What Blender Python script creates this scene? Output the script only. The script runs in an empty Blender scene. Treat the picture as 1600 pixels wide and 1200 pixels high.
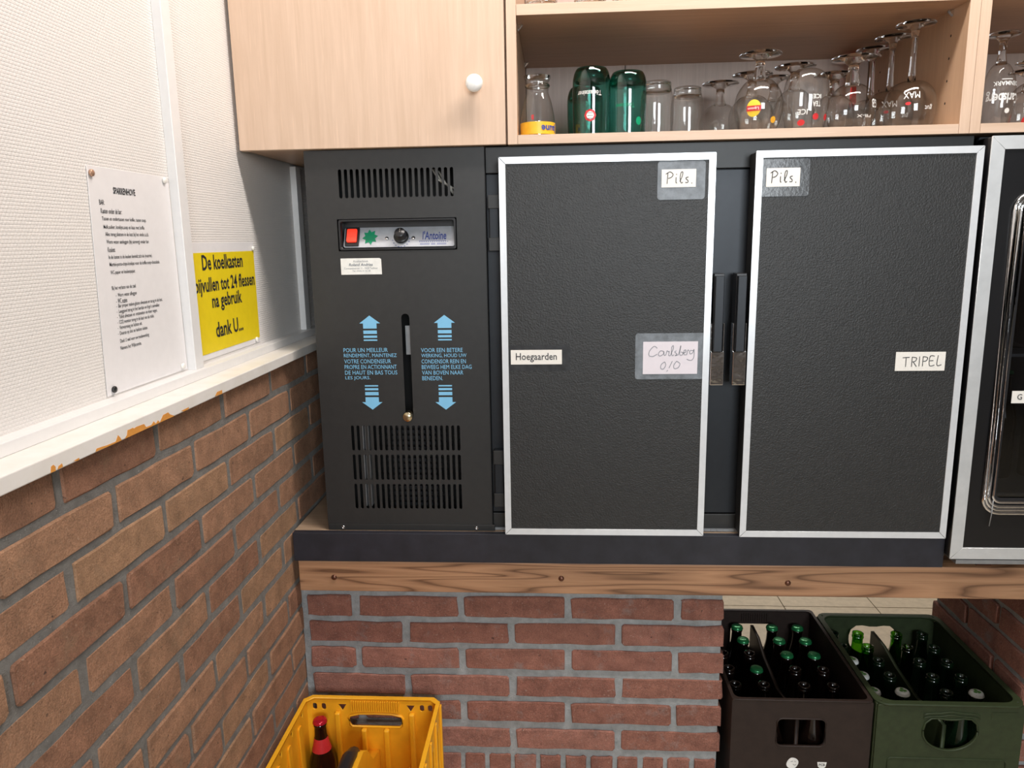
import bpy, bmesh, math, random
from mathutils import Vector, Matrix
random.seed(7)
S = bpy.context.scene
COL = S.collection

# ------------------------------------------------------------------ camera
F = 1160.0
CAM = Vector((0.5718, -1.5, 1.26))
RIGHT = Vector((0.9981, 0.0588, -0.0161)).normalized()
FWD = Vector((-0.0608, 0.9797, -0.1909)).normalized()
DOWN = FWD.cross(RIGHT).normalized()
RIGHT = DOWN.cross(FWD).normalized()
cd = bpy.data.cameras.new('camera')
cd.sensor_width = 36.0
cd.lens = 36.0 * F / 1600.0
cd.clip_start = 0.02
cam = bpy.data.objects.new('camera', cd)
mm = Matrix((RIGHT, -DOWN, -FWD)).transposed().to_4x4()
mm.translation = CAM
cam.matrix_world = mm
COL.objects.link(cam)
S.camera = cam


def P(x, y, ax, val):
    """photo pixel -> point on the plane ax = val (surface the thing touches)"""
    d = RIGHT * ((x - 800) / F) + DOWN * ((y - 600) / F) + FWD
    i = 'XYZ'.index(ax)
    return CAM + d * ((val - CAM[i]) / d[i])


# ------------------------------------------------------------------ light
S.view_settings.view_transform = 'Standard'
S.view_settings.look = 'None'
S.view_settings.gamma = 1.0
S.view_settings.use_curve_mapping = False
S.view_settings.exposure = 0.0
S.cycles.transparent_max_bounces = 40
S.cycles.max_bounces = 16
S.cycles.transmission_bounces = 16
W = bpy.data.worlds.new('world')
S.world = W
W.use_nodes = True
W.node_tree.nodes['Background'].inputs[0].default_value = (0.85, 0.93, 1.0, 1)
W.node_tree.nodes['Background'].inputs[1].default_value = 0.10


def area(name, loc, target, sx, sy, power, col):
    l = bpy.data.lights.new(name, 'AREA')
    l.shape = 'RECTANGLE'
    l.size = sx
    l.size_y = sy
    l.energy = power
    l.color = col
    o = bpy.data.objects.new(name, l)
    o.location = loc
    o.rotation_euler = (Vector(target) - Vector(loc)).to_track_quat('-Z', 'Y').to_euler()
    COL.objects.link(o)
    return o


area('ceiling_lamp_light', (1.0, -0.46, 2.55), (1.0, -0.46, 0), 1.2, 0.16, 37, (1.0, 0.92, 0.86))
area('window_light', (1.5, -4.35, 1.75), (1.5, 0, 1.75), 1.3, 1.3, 92, (0.88, 0.95, 1.0))
area('hall_fill_light', (1.6, 2.4, 2.5), (1.6, 2.4, 0), 1.2, 1.2, 70, (1.0, 0.93, 0.84))  # added fill brightening the floor beyond the opening, its source is unseen


# ------------------------------------------------------------------ materials
MATS = {}


def new_mat(name):
    m = bpy.data.materials.new(name)
    m.use_nodes = True
    nt = m.node_tree
    b = nt.nodes['Principled BSDF']
    MATS[name] = m
    return m, nt, b


def node(nt, t, **kw):
    n = nt.nodes.new(t)
    for k, v in kw.items():
        setattr(n, k, v)
    return n


def coords(nt, scale=(1, 1, 1), rot=(0, 0, 0)):
    tc = node(nt, 'ShaderNodeTexCoord')
    mp = node(nt, 'ShaderNodeMapping')
    mp.inputs['Scale'].default_value = scale
    mp.inputs['Rotation'].default_value = rot
    nt.links.new(tc.outputs['Object'], mp.inputs['Vector'])
    return mp.outputs['Vector']


def worldcoords(nt, scale=(1, 1, 1)):
    g = node(nt, 'ShaderNodeNewGeometry')
    mp = node(nt, 'ShaderNodeMapping')
    mp.inputs['Scale'].default_value = scale
    nt.links.new(g.outputs['Position'], mp.inputs['Vector'])
    return mp.outputs['Vector']


def noise(nt, vec, scale, detail=3, rough=0.6, dist=0.0):
    n = node(nt, 'ShaderNodeTexNoise')
    n.inputs['Scale'].default_value = scale
    n.inputs['Detail'].default_value = detail
    n.inputs['Roughness'].default_value = rough
    n.inputs['Distortion'].default_value = dist
    nt.links.new(vec, n.inputs['Vector'])
    return n.outputs['Fac']


def ramp(nt, fac, stops):
    r = node(nt, 'ShaderNodeValToRGB')
    e = r.color_ramp.elements
    while len(e) < len(stops):
        e.new(0.5)
    for i, (p, c) in enumerate(stops):
        e[i].position = p
        e[i].color = (*c, 1)
    nt.links.new(fac, r.inputs['Fac'])
    return r.outputs['Color']


def mix(nt, fac, a, b, mode='MIX'):
    n = node(nt, 'ShaderNodeMix', data_type='RGBA', blend_type=mode)
    for sock, v in ((n.inputs[0], fac), (n.inputs[6], a), (n.inputs[7], b)):
        if isinstance(v, (int, float)):
            sock.default_value = v
        elif isinstance(v, tuple):
            sock.default_value = (*v, 1)
        else:
            nt.links.new(v, sock)
    return n.outputs[2]


def bump(nt, b, height, strength, dist=0.001):
    n = node(nt, 'ShaderNodeBump')
    n.inputs['Strength'].default_value = strength
    n.inputs['Distance'].default_value = dist
    nt.links.new(height, n.inputs['Height'])
    nt.links.new(n.outputs['Normal'], b.inputs['Normal'])


def plain(name, col, rough=0.5, metal=0.0, spec=0.5, vary=0.08, nscale=60, bmp=0.0, bscale=400, bdist=0.0006):
    m, nt, b = new_mat(name)
    v = coords(nt)
    f = noise(nt, v, nscale, 3)
    lo = tuple(max(0, c * (1 - vary)) for c in col)
    hi = tuple(min(1, c * (1 + vary)) for c in col)
    nt.links.new(ramp(nt, f, [(0.3, lo), (0.7, hi)]), b.inputs['Base Color'])
    b.inputs['Roughness'].default_value = rough
    b.inputs['Metallic'].default_value = metal
    b.inputs['Specular IOR Level'].default_value = spec
    if bmp:
        bump(nt, b, noise(nt, v, bscale, 2), bmp, bdist)
    return m


def emit(name, col, strength):
    m, nt, b = new_mat(name)
    b.inputs['Base Color'].default_value = (*col, 1)
    b.inputs['Emission Color'].default_value = (*col, 1)
    b.inputs['Emission Strength'].default_value = strength
    b.inputs['Roughness'].default_value = 0.25
    return m


def brick_mat(name, cols, grit, bstr=0.6, smear=(0.30, 0.27, 0.26)):
    m, nt, b = new_mat(name)
    oi = node(nt, 'ShaderNodeObjectInfo')
    base = ramp(nt, oi.outputs['Random'], [(i / (len(cols) - 1), c) for i, c in enumerate(cols)])
    v = worldcoords(nt)
    n1 = noise(nt, v, 24, 6, 0.7)
    c1 = mix(nt, 0.75, base, ramp(nt, n1, [(0.28, (0.30, 0.29, 0.28)), (0.72, (0.80, 0.76, 0.72))]), 'OVERLAY')
    n4 = noise(nt, v, 420, 3, 0.7)
    c1 = mix(nt, 0.55, c1, ramp(nt, n4, [(0.3, (0.25, 0.25, 0.25)), (0.7, (0.75, 0.75, 0.75))]), 'OVERLAY')
    n2 = noise(nt, v, 240, 2)
    c2 = mix(nt, ramp(nt, n2, [(0.64, (0, 0, 0)), (0.72, (0.55, 0.55, 0.55))]), c1, grit)
    n3 = noise(nt, v, 17, 5, 0.7)
    c3 = mix(nt, ramp(nt, n3, [(0.56, (0, 0, 0)), (0.74, (0.6, 0.6, 0.6))]), c2, smear)
    n5 = noise(nt, v, 95, 2)
    c4 = mix(nt, ramp(nt, n5, [(0.70, (0, 0, 0)), (0.74, (0.7, 0.7, 0.7))]), c3, (0.05, 0.035, 0.03))
    nt.links.new(c4, b.inputs['Base Color'])
    b.inputs['Roughness'].default_value = 0.88
    b.inputs['Specular IOR Level'].default_value = 0.25
    ad = node(nt, 'ShaderNodeMath', operation='MULTIPLY_ADD')
    ad.inputs[1].default_value = 0.35
    nt.links.new(n4, ad.inputs[0])
    nt.links.new(noise(nt, v, 110, 6, 0.75), ad.inputs[2])
    bump(nt, b, ad.outputs[0], bstr, 0.0045)
    return m


def mortar_mat(name, a, c):
    m, nt, b = new_mat(name)
    v = worldcoords(nt)
    cc = ramp(nt, noise(nt, v, 40, 6, 0.7), [(0.3, a), (0.7, c)])
    cc = mix(nt, ramp(nt, noise(nt, v, 210, 2), [(0.68, (0, 0, 0)), (0.74, (0.6, 0.6, 0.6))]), cc, (0.6, 0.57, 0.5))
    nt.links.new(cc, b.inputs['Base Color'])
    b.inputs['Roughness'].default_value = 0.95
    bump(nt, b, noise(nt, v, 160, 6, 0.8), 1.0, 0.006)
    return m


def wood_mat(name, light, dark, axis, fine=90, stretch=0.06, rough=0.45, contrast=(0.35, 0.7), pores=True):
    """axis = index of the grain direction"""
    m, nt, b = new_mat(name)
    sc = [1, 1, 1]
    sc[axis] = stretch
    v = coords(nt, tuple(sc))
    n1 = noise(nt, v, fine, 4, 0.6, 0.4)
    c = ramp(nt, n1, [(contrast[0], dark), (contrast[1], light)])
    sc2 = [1, 1, 1]
    sc2[axis] = 0.18
    v2 = coords(nt, tuple(sc2))
    w = node(nt, 'ShaderNodeTexNoise')
    w.inputs['Scale'].default_value = 9
    w.inputs['Detail'].default_value = 2
    nt.links.new(v2, w.inputs['Vector'])
    c = mix(nt, 0.25, c, ramp(nt, w.outputs['Fac'], [(0.35, dark), (0.65, light)]))
    if pores:
        sc3 = [1, 1, 1]
        sc3[axis] = 0.03
        n3 = noise(nt, coords(nt, tuple(sc3)), 420, 2)
        c = mix(nt, ramp(nt, n3, [(0.62, (0, 0, 0)), (0.75, (0.5, 0.5, 0.5))]), c, tuple(min(1, x * 1.12) for x in light))
    nt.links.new(c, b.inputs['Base Color'])
    b.inputs['Roughness'].default_value = rough
    bump(nt, b, n1, 0.08, 0.0005)
    return m


def beam_mat():
    m, nt, b = new_mat('beam_oak')
    v = coords(nt, (0.05, 1, 1))
    w = node(nt, 'ShaderNodeTexNoise')
    w.inputs['Scale'].default_value = 16
    w.inputs['Detail'].default_value = 1.5
    w.inputs['Distortion'].default_value = 0.35
    nt.links.new(v, w.inputs['Vector'])
    mt = node(nt, 'ShaderNodeMath', operation='MULTIPLY')
    mt.inputs[1].default_value = 15
    nt.links.new(w.outputs['Fac'], mt.inputs[0])
    fr = node(nt, 'ShaderNodeMath', operation='FRACT')
    nt.links.new(mt.outputs[0], fr.inputs[0])
    c = ramp(nt, fr.outputs[0], [(0.0, (0.17, 0.08, 0.04)), (0.10, (0.36, 0.185, 0.095)), (0.45, (0.45, 0.245, 0.13)), (0.80, (0.385, 0.20, 0.105)), (1.0, (0.14, 0.065, 0.03))])
    n2 = noise(nt, coords(nt, (0.03, 1, 1)), 300, 3)
    c = mix(nt, ramp(nt, n2, [(0.5, (0, 0, 0)), (0.75, (0.5, 0.5, 0.5))]), c, (0.22, 0.11, 0.05))
    nt.links.new(c, b.inputs['Base Color'])
    b.inputs['Roughness'].default_value = 0.5
    bump(nt, b, n2, 0.15, 0.0008)
    return m


def wallpaper_mat():
    m, nt, b = new_mat('woven_wallpaper')
    tc = node(nt, 'ShaderNodeNewGeometry')
    mp = node(nt, 'ShaderNodeMapping')
    nt.links.new(tc.outputs['Position'], mp.inputs['Vector'])
    v = mp.outputs['Vector']
    br = node(nt, 'ShaderNodeTexBrick')
    br.inputs['Scale'].default_value = 1.0
    br.inputs['Brick Width'].default_value = 0.0058
    br.inputs['Row Height'].default_value = 0.0043
    br.inputs['Mortar Size'].default_value = 0.0012
    br.inputs['Mortar Smooth'].default_value = 1.0
    cx = node(nt, 'ShaderNodeSeparateXYZ')
    nt.links.new(v, cx.inputs[0])
    cb = node(nt, 'ShaderNodeCombineXYZ')
    nt.links.new(cx.outputs['Y'], cb.inputs['X'])
    nt.links.new(cx.outputs['Z'], cb.inputs['Y'])
    nt.links.new(cb.outputs[0], br.inputs['Vector'])
    inv = node(nt, 'ShaderNodeMath', operation='SUBTRACT')
    inv.inputs[0].default_value = 1.0
    nt.links.new(br.outputs['Fac'], inv.inputs[1])
    n = noise(nt, v, 350, 3)
    ad = node(nt, 'ShaderNodeMath', operation='ADD')
    nt.links.new(inv.outputs[0], ad.inputs[0])
    nt.links.new(n, ad.inputs[1])
    bump(nt, b, ad.outputs[0], 0.38, 0.0014)
    nt.links.new(ramp(nt, noise(nt, v, 3), [(0.3, (0.77, 0.735, 0.70)), (0.7, (0.80, 0.765, 0.735))]), b.inputs['Base Color'])
    b.inputs['Roughness'].default_value = 0.75
    return m


def sill_mat():
    m, nt, b = new_mat('sill_paint')
    v = worldcoords(nt)
    wear = ramp(nt, noise(nt, v, 25, 4), [(0.25, (0.78, 0.74, 0.68)), (0.6, (0.84, 0.81, 0.77))])
    nt.links.new(wear, b.inputs['Base Color'])
    b.inputs['Roughness'].default_value = 0.4
    bump(nt, b, noise(nt, v, 60, 3), 0.15, 0.001)
    return m


def thin_glass(name, tint, gl=1.0):
    """glass sheet of negligible thickness: Fresnel reflection over clear transmission"""
    m = bpy.data.materials.new(name)
    m.use_nodes = True
    nt = m.node_tree
    nt.nodes.clear()
    out = node(nt, 'ShaderNodeOutputMaterial')
    mx = node(nt, 'ShaderNodeMixShader')
    tr = node(nt, 'ShaderNodeBsdfTransparent')
    g = node(nt, 'ShaderNodeBsdfGlossy')
    g.inputs['Roughness'].default_value = 0.03
    lw = node(nt, 'ShaderNodeLayerWeight')
    lw.inputs['Blend'].default_value = 0.35
    # longer path through the wall at grazing view: deeper tint
    c = ramp(nt, lw.outputs['Facing'], [(0.0, tint), (0.6, tuple(x ** 1.5 for x in tint)), (0.85, tuple(x ** 4 for x in tint)), (1.0, tuple(x ** 14 for x in tint))])
    nt.links.new(c, tr.inputs['Color'])
    # Schlick reflectance of the sheet, the same from both faces
    lf = node(nt, 'ShaderNodeLayerWeight')
    lf.inputs['Blend'].default_value = 0.5
    pw = node(nt, 'ShaderNodeMath', operation='POWER')
    pw.inputs[1].default_value = 3.2
    nt.links.new(lf.outputs['Facing'], pw.inputs[0])
    fr = node(nt, 'ShaderNodeMath', operation='MULTIPLY_ADD')
    fr.inputs[1].default_value = 0.85
    fr.inputs[2].default_value = 0.085
    nt.links.new(pw.outputs[0], fr.inputs[0])
    n = noise(nt, coords(nt), 60, 2)
    bp = node(nt, 'ShaderNodeBump')
    bp.inputs['Strength'].default_value = 0.05
    bp.inputs['Distance'].default_value = 0.001
    nt.links.new(n, bp.inputs['Height'])
    nt.links.new(bp.outputs[0], g.inputs['Normal'])
    nt.links.new(fr.outputs[0], mx.inputs[0])
    nt.links.new(tr.outputs[0], mx.inputs[1])
    nt.links.new(g.outputs[0], mx.inputs[2])
    nt.links.new(mx.outputs[0], out.inputs[0])
    MATS[name] = m
    return m


def solid_glass(name, tint, rough=0.0):
    m, nt, b = new_mat(name)
    b.inputs['Base Color'].default_value = (*tint, 1)
    b.inputs['Transmission Weight'].default_value = 1.0
    b.inputs['Roughness'].default_value = rough
    b.inputs['IOR'].default_value = 1.45
    bump(nt, b, noise(nt, coords(nt), 70, 2), 0.05, 0.001)
    return m


plain('white_paint', (0.80, 0.79, 0.78), 0.35, vary=0.02)
wallpaper_mat()
sill_mat()
plain('orange_undercoat', (0.72, 0.31, 0.06), 0.6)
brick_mat('red_brick', [(0.27, 0.125, 0.095), (0.31, 0.145, 0.11), (0.285, 0.13, 0.10), (0.34, 0.165, 0.13)], (0.52, 0.38, 0.32), 1.0, (0.34, 0.31, 0.30))
brick_mat('brown_brick', [(0.31, 0.175, 0.11), (0.33, 0.188, 0.12), (0.265, 0.14, 0.092), (0.34, 0.20, 0.125), (0.32, 0.18, 0.115), (0.35, 0.215, 0.13)], (0.45, 0.31, 0.22), 0.7, (0.30, 0.20, 0.13))
mortar_mat('blue_grey_mortar', (0.35, 0.375, 0.38), (0.57, 0.60, 0.61))
mortar_mat('grey_mortar', (0.20, 0.19, 0.175), (0.33, 0.315, 0.29))
plain('black_steel', (0.023, 0.0228, 0.0225), 0.42, bmp=0.15, bscale=900, bdist=0.0004, vary=0.1)
plain('gloss_black', (0.006, 0.006, 0.007), 0.3)
plain('hole_black', (0.006, 0.006, 0.006), 0.7)
plain('black_leatherette', (0.019, 0.0185, 0.018), 0.44, bmp=0.8, bscale=330, bdist=0.0010, vary=0.15)
plain('black_board', (0.018, 0.018, 0.026), 0.5, vary=0.3, nscale=25)
plain('aluminium_white', (0.80, 0.83, 0.86), 0.30, metal=0.35, vary=0.03)
plain('aluminium', (0.72, 0.74, 0.75), 0.36, metal=0.5, vary=0.06, nscale=30)
plain('chrome', (0.78, 0.78, 0.78), 0.10, metal=1.0, bmp=0.35, bscale=55, bdist=0.002)
plain('grey_metal', (0.35, 0.36, 0.37), 0.45, metal=0.6)
plain('black_plastic', (0.016, 0.016, 0.018), 0.33)
plain('satin_black', (0.02, 0.023, 0.028), 0.4, metal=0.4)
plain('brass', (0.62, 0.52, 0.34), 0.25, metal=1.0)
plain('bronze_screw', (0.16, 0.075, 0.05), 0.3, metal=0.8)
plain('blue_print', (0.22, 0.55, 0.82), 0.5, vary=0.02)
plain('black_ink', (0.02, 0.02, 0.025), 0.6, vary=0.02)
plain('blue_ink', (0.04, 0.07, 0.30), 0.6, vary=0.02)
plain('pale_ink', (0.20, 0.22, 0.25), 0.6, vary=0.02)
plain('white_paper', (0.82, 0.80, 0.80), 0.45, vary=0.02)
plain('cream_paper', (0.86, 0.83, 0.77), 0.55, vary=0.02)
plain('lilac_paper', (0.78, 0.73, 0.78), 0.55, vary=0.02)
plain('yellow_paper', (0.86, 0.66, 0.015), 0.4, vary=0.03)
plain('pin_white', (0.86, 0.84, 0.78), 0.3)
plain('pin_copper', (0.55, 0.33, 0.22), 0.35, metal=0.5)
plain('pin_black', (0.02, 0.02, 0.02), 0.3)
plain('tape_grey', (0.16, 0.18, 0.20), 0.42, bmp=0.5, bscale=160, vary=0.3)
plain('tape_dark', (0.045, 0.047, 0.05), 0.2, bmp=0.3, bscale=160, vary=0.3)
wood_mat('oak_veneer_vertical', (0.68, 0.50, 0.375), (0.585, 0.415, 0.295), 2)
wood_mat('oak_veneer_horizontal', (0.68, 0.50, 0.375), (0.59, 0.42, 0.30), 0)
wood_mat('oak_veneer_shaded', (0.52, 0.34, 0.22), (0.43, 0.275, 0.175), 0)  # oak veneer darkened in colour for the shade inside the cabinets
wood_mat('oak_side_shaded', (0.58, 0.39, 0.25), (0.49, 0.32, 0.205), 2)  # same oak, shade of the shelf interior put into the colour
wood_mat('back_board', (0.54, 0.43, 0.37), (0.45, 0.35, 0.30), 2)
wood_mat('raw_board', (0.44, 0.32, 0.22), (0.34, 0.24, 0.16), 0)
beam_mat()
plain('porcelain', (0.86, 0.85, 0.82), 0.12, vary=0.01)
plain('yellow_plastic', (0.93, 0.45, 0.018), 0.36, vary=0.06, nscale=30, bmp=0.05)
plain('brown_plastic', (0.026, 0.016, 0.013), 0.5, spec=0.3, vary=0.15, bmp=0.1, bscale=300)
plain('green_plastic', (0.030, 0.043, 0.018), 0.5, spec=0.3, vary=0.15, bmp=0.1, bscale=300)
plain('green_cap', (0.02, 0.22, 0.075), 0.25, metal=0.4)
plain('white_cap', (0.78, 0.80, 0.76), 0.3)
plain('red_cap', (0.50, 0.012, 0.03), 0.2, metal=0.4)
plain('clover_green', (0.10, 0.30, 0.05), 0.4)
plain('red_print', (0.58, 0.03, 0.035), 0.4)
plain('white_print', (0.85, 0.85, 0.82), 0.4)
plain('yellow_print', (0.88, 0.60, 0.05), 0.4)
plain('orange_print', (0.88, 0.48, 0.03), 0.4)
plain('beige_tile', (0.52, 0.44, 0.33), 0.45, vary=0.10, nscale=45)
plain('tile_joint', (0.20, 0.16, 0.11), 0.8)
plain('plaster_dark', (0.25, 0.22, 0.20), 0.9)
plain('plate_silver', (0.60, 0.63, 0.68), 0.35, metal=0.5)
plain('star_green', (0.0, 0.28, 0.13), 0.4)
plain('cable_white', (0.6, 0.58, 0.52), 0.5)
emit('red_lit_switch', (0.85, 0.045, 0.02), 0.75)
plain('dark_red_plastic', (0.22, 0.02, 0.015), 0.25)
thin_glass('clear_glass', (0.974, 0.974, 0.968))
thin_glass('green_tumbler_glass', (0.33, 0.70, 0.63))
thin_glass('fridge_pane', (0.55, 0.56, 0.58))
solid_glass('solid_clear_glass', (0.97, 0.97, 0.97))
solid_glass('solid_red_glass', (0.75, 0.02, 0.03))
solid_glass('solid_green_glass', (0.10, 0.36, 0.30))
plain('brown_bottle', (0.008, 0.004, 0.003), 0.07, spec=0.5, vary=0.05)
plain('green_bottle', (0.004, 0.012, 0.005), 0.07, spec=0.5, vary=0.05)
thin_glass('green_bottle_glass', (0.30, 0.62, 0.10))


# ------------------------------------------------------------------ geometry helpers
def obj(name, me, mat=None, parent=None):
    if isinstance(me, bmesh.types.BMesh):
        bm = me
        me = bpy.data.meshes.new(name)
        bmesh.ops.recalc_face_normals(bm, faces=bm.faces)
        bm.to_mesh(me)
        bm.free()
    if mat:
        me.materials.clear()
        me.materials.append(MATS[mat])
    o = bpy.data.objects.new(name, me)
    COL.objects.link(o)
    if parent is not None:
        o.parent = parent
        o.matrix_parent_inverse = MPI(parent)
    return o


def MPI(p):
    m = Matrix.Identity(4)
    chain = []
    while p is not None:
        chain.append(p)
        p = p.parent
    w = Matrix.Identity(4)
    for q in reversed(chain):
        loc = Matrix.LocRotScale(q.location, q.rotation_euler, q.scale)
        w = w @ q.matrix_parent_inverse @ loc
    return w.inverted()


def thing(name, label, cat, loc=(0, 0, 0), group=None):
    o = bpy.data.objects.new(name, None)
    o.empty_display_size = 0.02
    o.location = loc
    COL.objects.link(o)
    o['label'] = label
    o['category'] = cat
    if group:
        o['group'] = group
    return o


def tag(o, label, cat, group=None):
    o['label'] = label
    o['category'] = cat
    if group:
        o['group'] = group
    return o


def struct(name, me, mat, label=None):
    o = obj(name, me, mat)
    o['kind'] = 'structure'
    if label:
        o['label'] = label
    return o


def bx(bm, a, b, bev=0.0):
    a, b = [min(p, q) for p, q in zip(a, b)], [max(p, q) for p, q in zip(a, b)]
    r = bmesh.ops.create_cube(bm, size=1.0)
    vs = r['verts']
    for v in vs:
        v.co = Vector([a[i] + (v.co[i] + 0.5) * (b[i] - a[i]) for i in range(3)])
    if bev > 0:
        es = {e for v in vs for e in v.link_edges}
        bmesh.ops.bevel(bm, geom=list(es), offset=bev, segments=2, profile=0.5, affect='EDGES')
    return bm


def box(a, b, bev=0.0):
    return bx(bmesh.new(), a, b, bev)


def lathe(profile, segs=32, center=(0, 0, 0), cap=False):
    """profile: list of (r, z)"""
    bm = bmesh.new()
    rings = []
    for r, z in profile:
        if r < 1e-6:
            rings.append([bm.verts.new((center[0], center[1], center[2] + z))])
        else:
            rings.append([bm.verts.new((center[0] + r * math.cos(2 * math.pi * k / segs), center[1] + r * math.sin(2 * math.pi * k / segs), center[2] + z)) for k in range(segs)])
    for a, b in zip(rings, rings[1:]):
        if len(a) == 1 and len(b) == 1:
            continue
        for k in range(segs):
            k2 = (k + 1) % segs
            if len(a) == 1:
                f = (a[0], b[k2], b[k])
            elif len(b) == 1:
                f = (a[k], a[k2], b[0])
            else:
                f = (a[k], a[k2], b[k2], b[k])
            bm.faces.new(f).smooth = True
    return bm


def smooth_profile(pts, n=5):
    """Catmull-Rom through (r,z) points"""
    out = []
    for i in range(len(pts) - 1):
        p0 = pts[max(i - 1, 0)]
        p1, p2 = pts[i], pts[i + 1]
        p3 = pts[min(i + 2, len(pts) - 1)]
        for k in range(n):
            t = k / n
            out.append(tuple(max(0.0, 0.5 * ((2 * p1[j]) + (-p0[j] + p2[j]) * t + (2 * p0[j] - 5 * p1[j] + 4 * p2[j] - p3[j]) * t * t + (-p0[j] + 3 * p1[j] - 3 * p2[j] + p3[j]) * t ** 3)) if j == 0 else 0.5 * ((2 * p1[j]) + (-p0[j] + p2[j]) * t + (2 * p0[j] - 5 * p1[j] + 4 * p2[j] - p3[j]) * t * t + (-p0[j] + 3 * p1[j] - 3 * p2[j] + p3[j]) * t ** 3) for j in range(2)))
    out.append(pts[-1])
    return out


def tube(bm, pts, r, segs=8, closed=False):
    pts = [Vector(p) for p in pts]
    n = len(pts)
    rings = []
    up = Vector((0, 0, 1))
    for i, p in enumerate(pts):
        a = pts[(i - 1) % n] if (closed or i > 0) else pts[i]
        b = pts[(i + 1) % n] if (closed or i < n - 1) else pts[i]
        t = (b - a).normalized()
        x = t.cross(up)
        if x.length < 1e-4:
            x = t.cross(Vector((0, 1, 0)))
        x.normalize()
        y = x.cross(t).normalized()
        rings.append([bm.verts.new(p + (x * math.cos(2 * math.pi * k / segs) + y * math.sin(2 * math.pi * k / segs)) * r) for k in range(segs)])
    m = n if closed else n - 1
    for i in range(m):
        A, B = rings[i], rings[(i + 1) % n]
        for k in range(segs):
            bm.faces.new((A[k], A[(k + 1) % segs], B[(k + 1) % segs], B[k])).smooth = True
    if not closed:
        bm.faces.new(rings[0])
        bm.faces.new(rings[-1])
    return bm


def rrect(x0, y0, x1, y1, r, n=4):
    pts = []
    for cx, cy, a0 in ((x1 - r, y1 - r, 0), (x0 + r, y1 - r, 90), (x0 + r, y0 + r, 180), (x1 - r, y0 + r, 270)):
        for k in range(n + 1):
            a = math.radians(a0 + 90 * k / n)
            pts.append((cx + r * math.cos(a), cy + r * math.sin(a)))
    return pts


def curve_mesh(cu):
    o = bpy.data.objects.new('tmp', cu)
    COL.objects.link(o)
    dg = bpy.context.evaluated_depsgraph_get()
    me = bpy.data.meshes.new_from_object(o.evaluated_get(dg))
    bpy.data.objects.remove(o)
    bpy.data.curves.remove(cu)
    return me


def plate(loops, t, basis):
    """flat plate of thickness t with holes; loops[0] is the outline; basis maps (u, v, depth 0..t) to the world"""
    cu = bpy.data.curves.new('tmp', 'CURVE')
    cu.dimensions = '2D'
    cu.fill_mode = 'BOTH'
    cu.extrude = t / 2
    for lp in loops:
        sp = cu.splines.new('POLY')
        sp.points.add(len(lp) - 1)
        for p, q in zip(sp.points, lp):
            p.co = (q[0], q[1], 0, 1)
        sp.use_cyclic_u = True
    me = curve_mesh(cu)
    for v in me.vertices:
        v.co = basis(v.co.x, v.co.y, v.co.z + t / 2)
    bm = bmesh.new()
    bm.from_mesh(me)
    bmesh.ops.remove_doubles(bm, verts=bm.verts, dist=1e-6)
    bmesh.ops.recalc_face_normals(bm, faces=bm.faces)
    bm.to_mesh(me)
    bm.free()
    return me


def front(Y):          # u = X, v = Z, depth goes back (+Y)
    return lambda u, v, d: Vector((u, Y + d, v))


def frontout(Y):       # depth comes forward
    return lambda u, v, d: Vector((u, Y - d, v))


def side(X):           # u = Y, v = Z on a wall facing +X, depth comes out
    return lambda u, v, d: Vector((X + d, u, v))


def text_mesh(body, bold=0.0, align='LEFT', spacing=1.0):
    cu = bpy.data.curves.new('tmp', 'FONT')
    cu.body = body
    cu.size = 1.0
    cu.align_x = align
    cu.offset = bold
    cu.resolution_u = 2
    cu.space_line = spacing
    return curve_mesh(cu)


def fit_text(body, u0, u1, v0, v1, basis, bold=0.0, flip=False, shear=0.0, skew=0.0):
    """text filling the given rectangle (flip = upside down)"""
    me = text_mesh(body, bold)
    xs = [v.co.x for v in me.vertices]
    ys = [v.co.y for v in me.vertices]
    a, b, c, d = min(xs), max(xs), min(ys), max(ys)
    for v in me.vertices:
        s, t = (v.co.x - a) / (b - a), (v.co.y - c) / (d - c)
        if flip:
            s, t = 1 - s, 1 - t
        u = u0 + s * (u1 - u0) + shear * t * (v1 - v0)
        w = v0 + t * (v1 - v0) + skew * (u - u0)
        v.co = basis(u, w, 0)
    return me


def join_meshes(name, meshes):
    bm = bmesh.new()
    for m in meshes:
        bm.from_mesh(m)
        bpy.data.meshes.remove(m)
    return bm


def catmull(pts, n=6):
    out = []
    for i in range(len(pts) - 1):
        p0, p1, p2, p3 = pts[max(i - 1, 0)], pts[i], pts[i + 1], pts[min(i + 2, len(pts) - 1)]
        for k in range(n):
            t = k / n
            out.append(tuple(0.5 * (2 * p1[j] + (p2[j] - p0[j]) * t + (2 * p0[j] - 5 * p1[j] + 4 * p2[j] - p3[j]) * t * t + (3 * p1[j] - p0[j] - 3 * p2[j] + p3[j]) * t ** 3) for j in range(2)))
    out.append(pts[-1])
    return out


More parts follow.
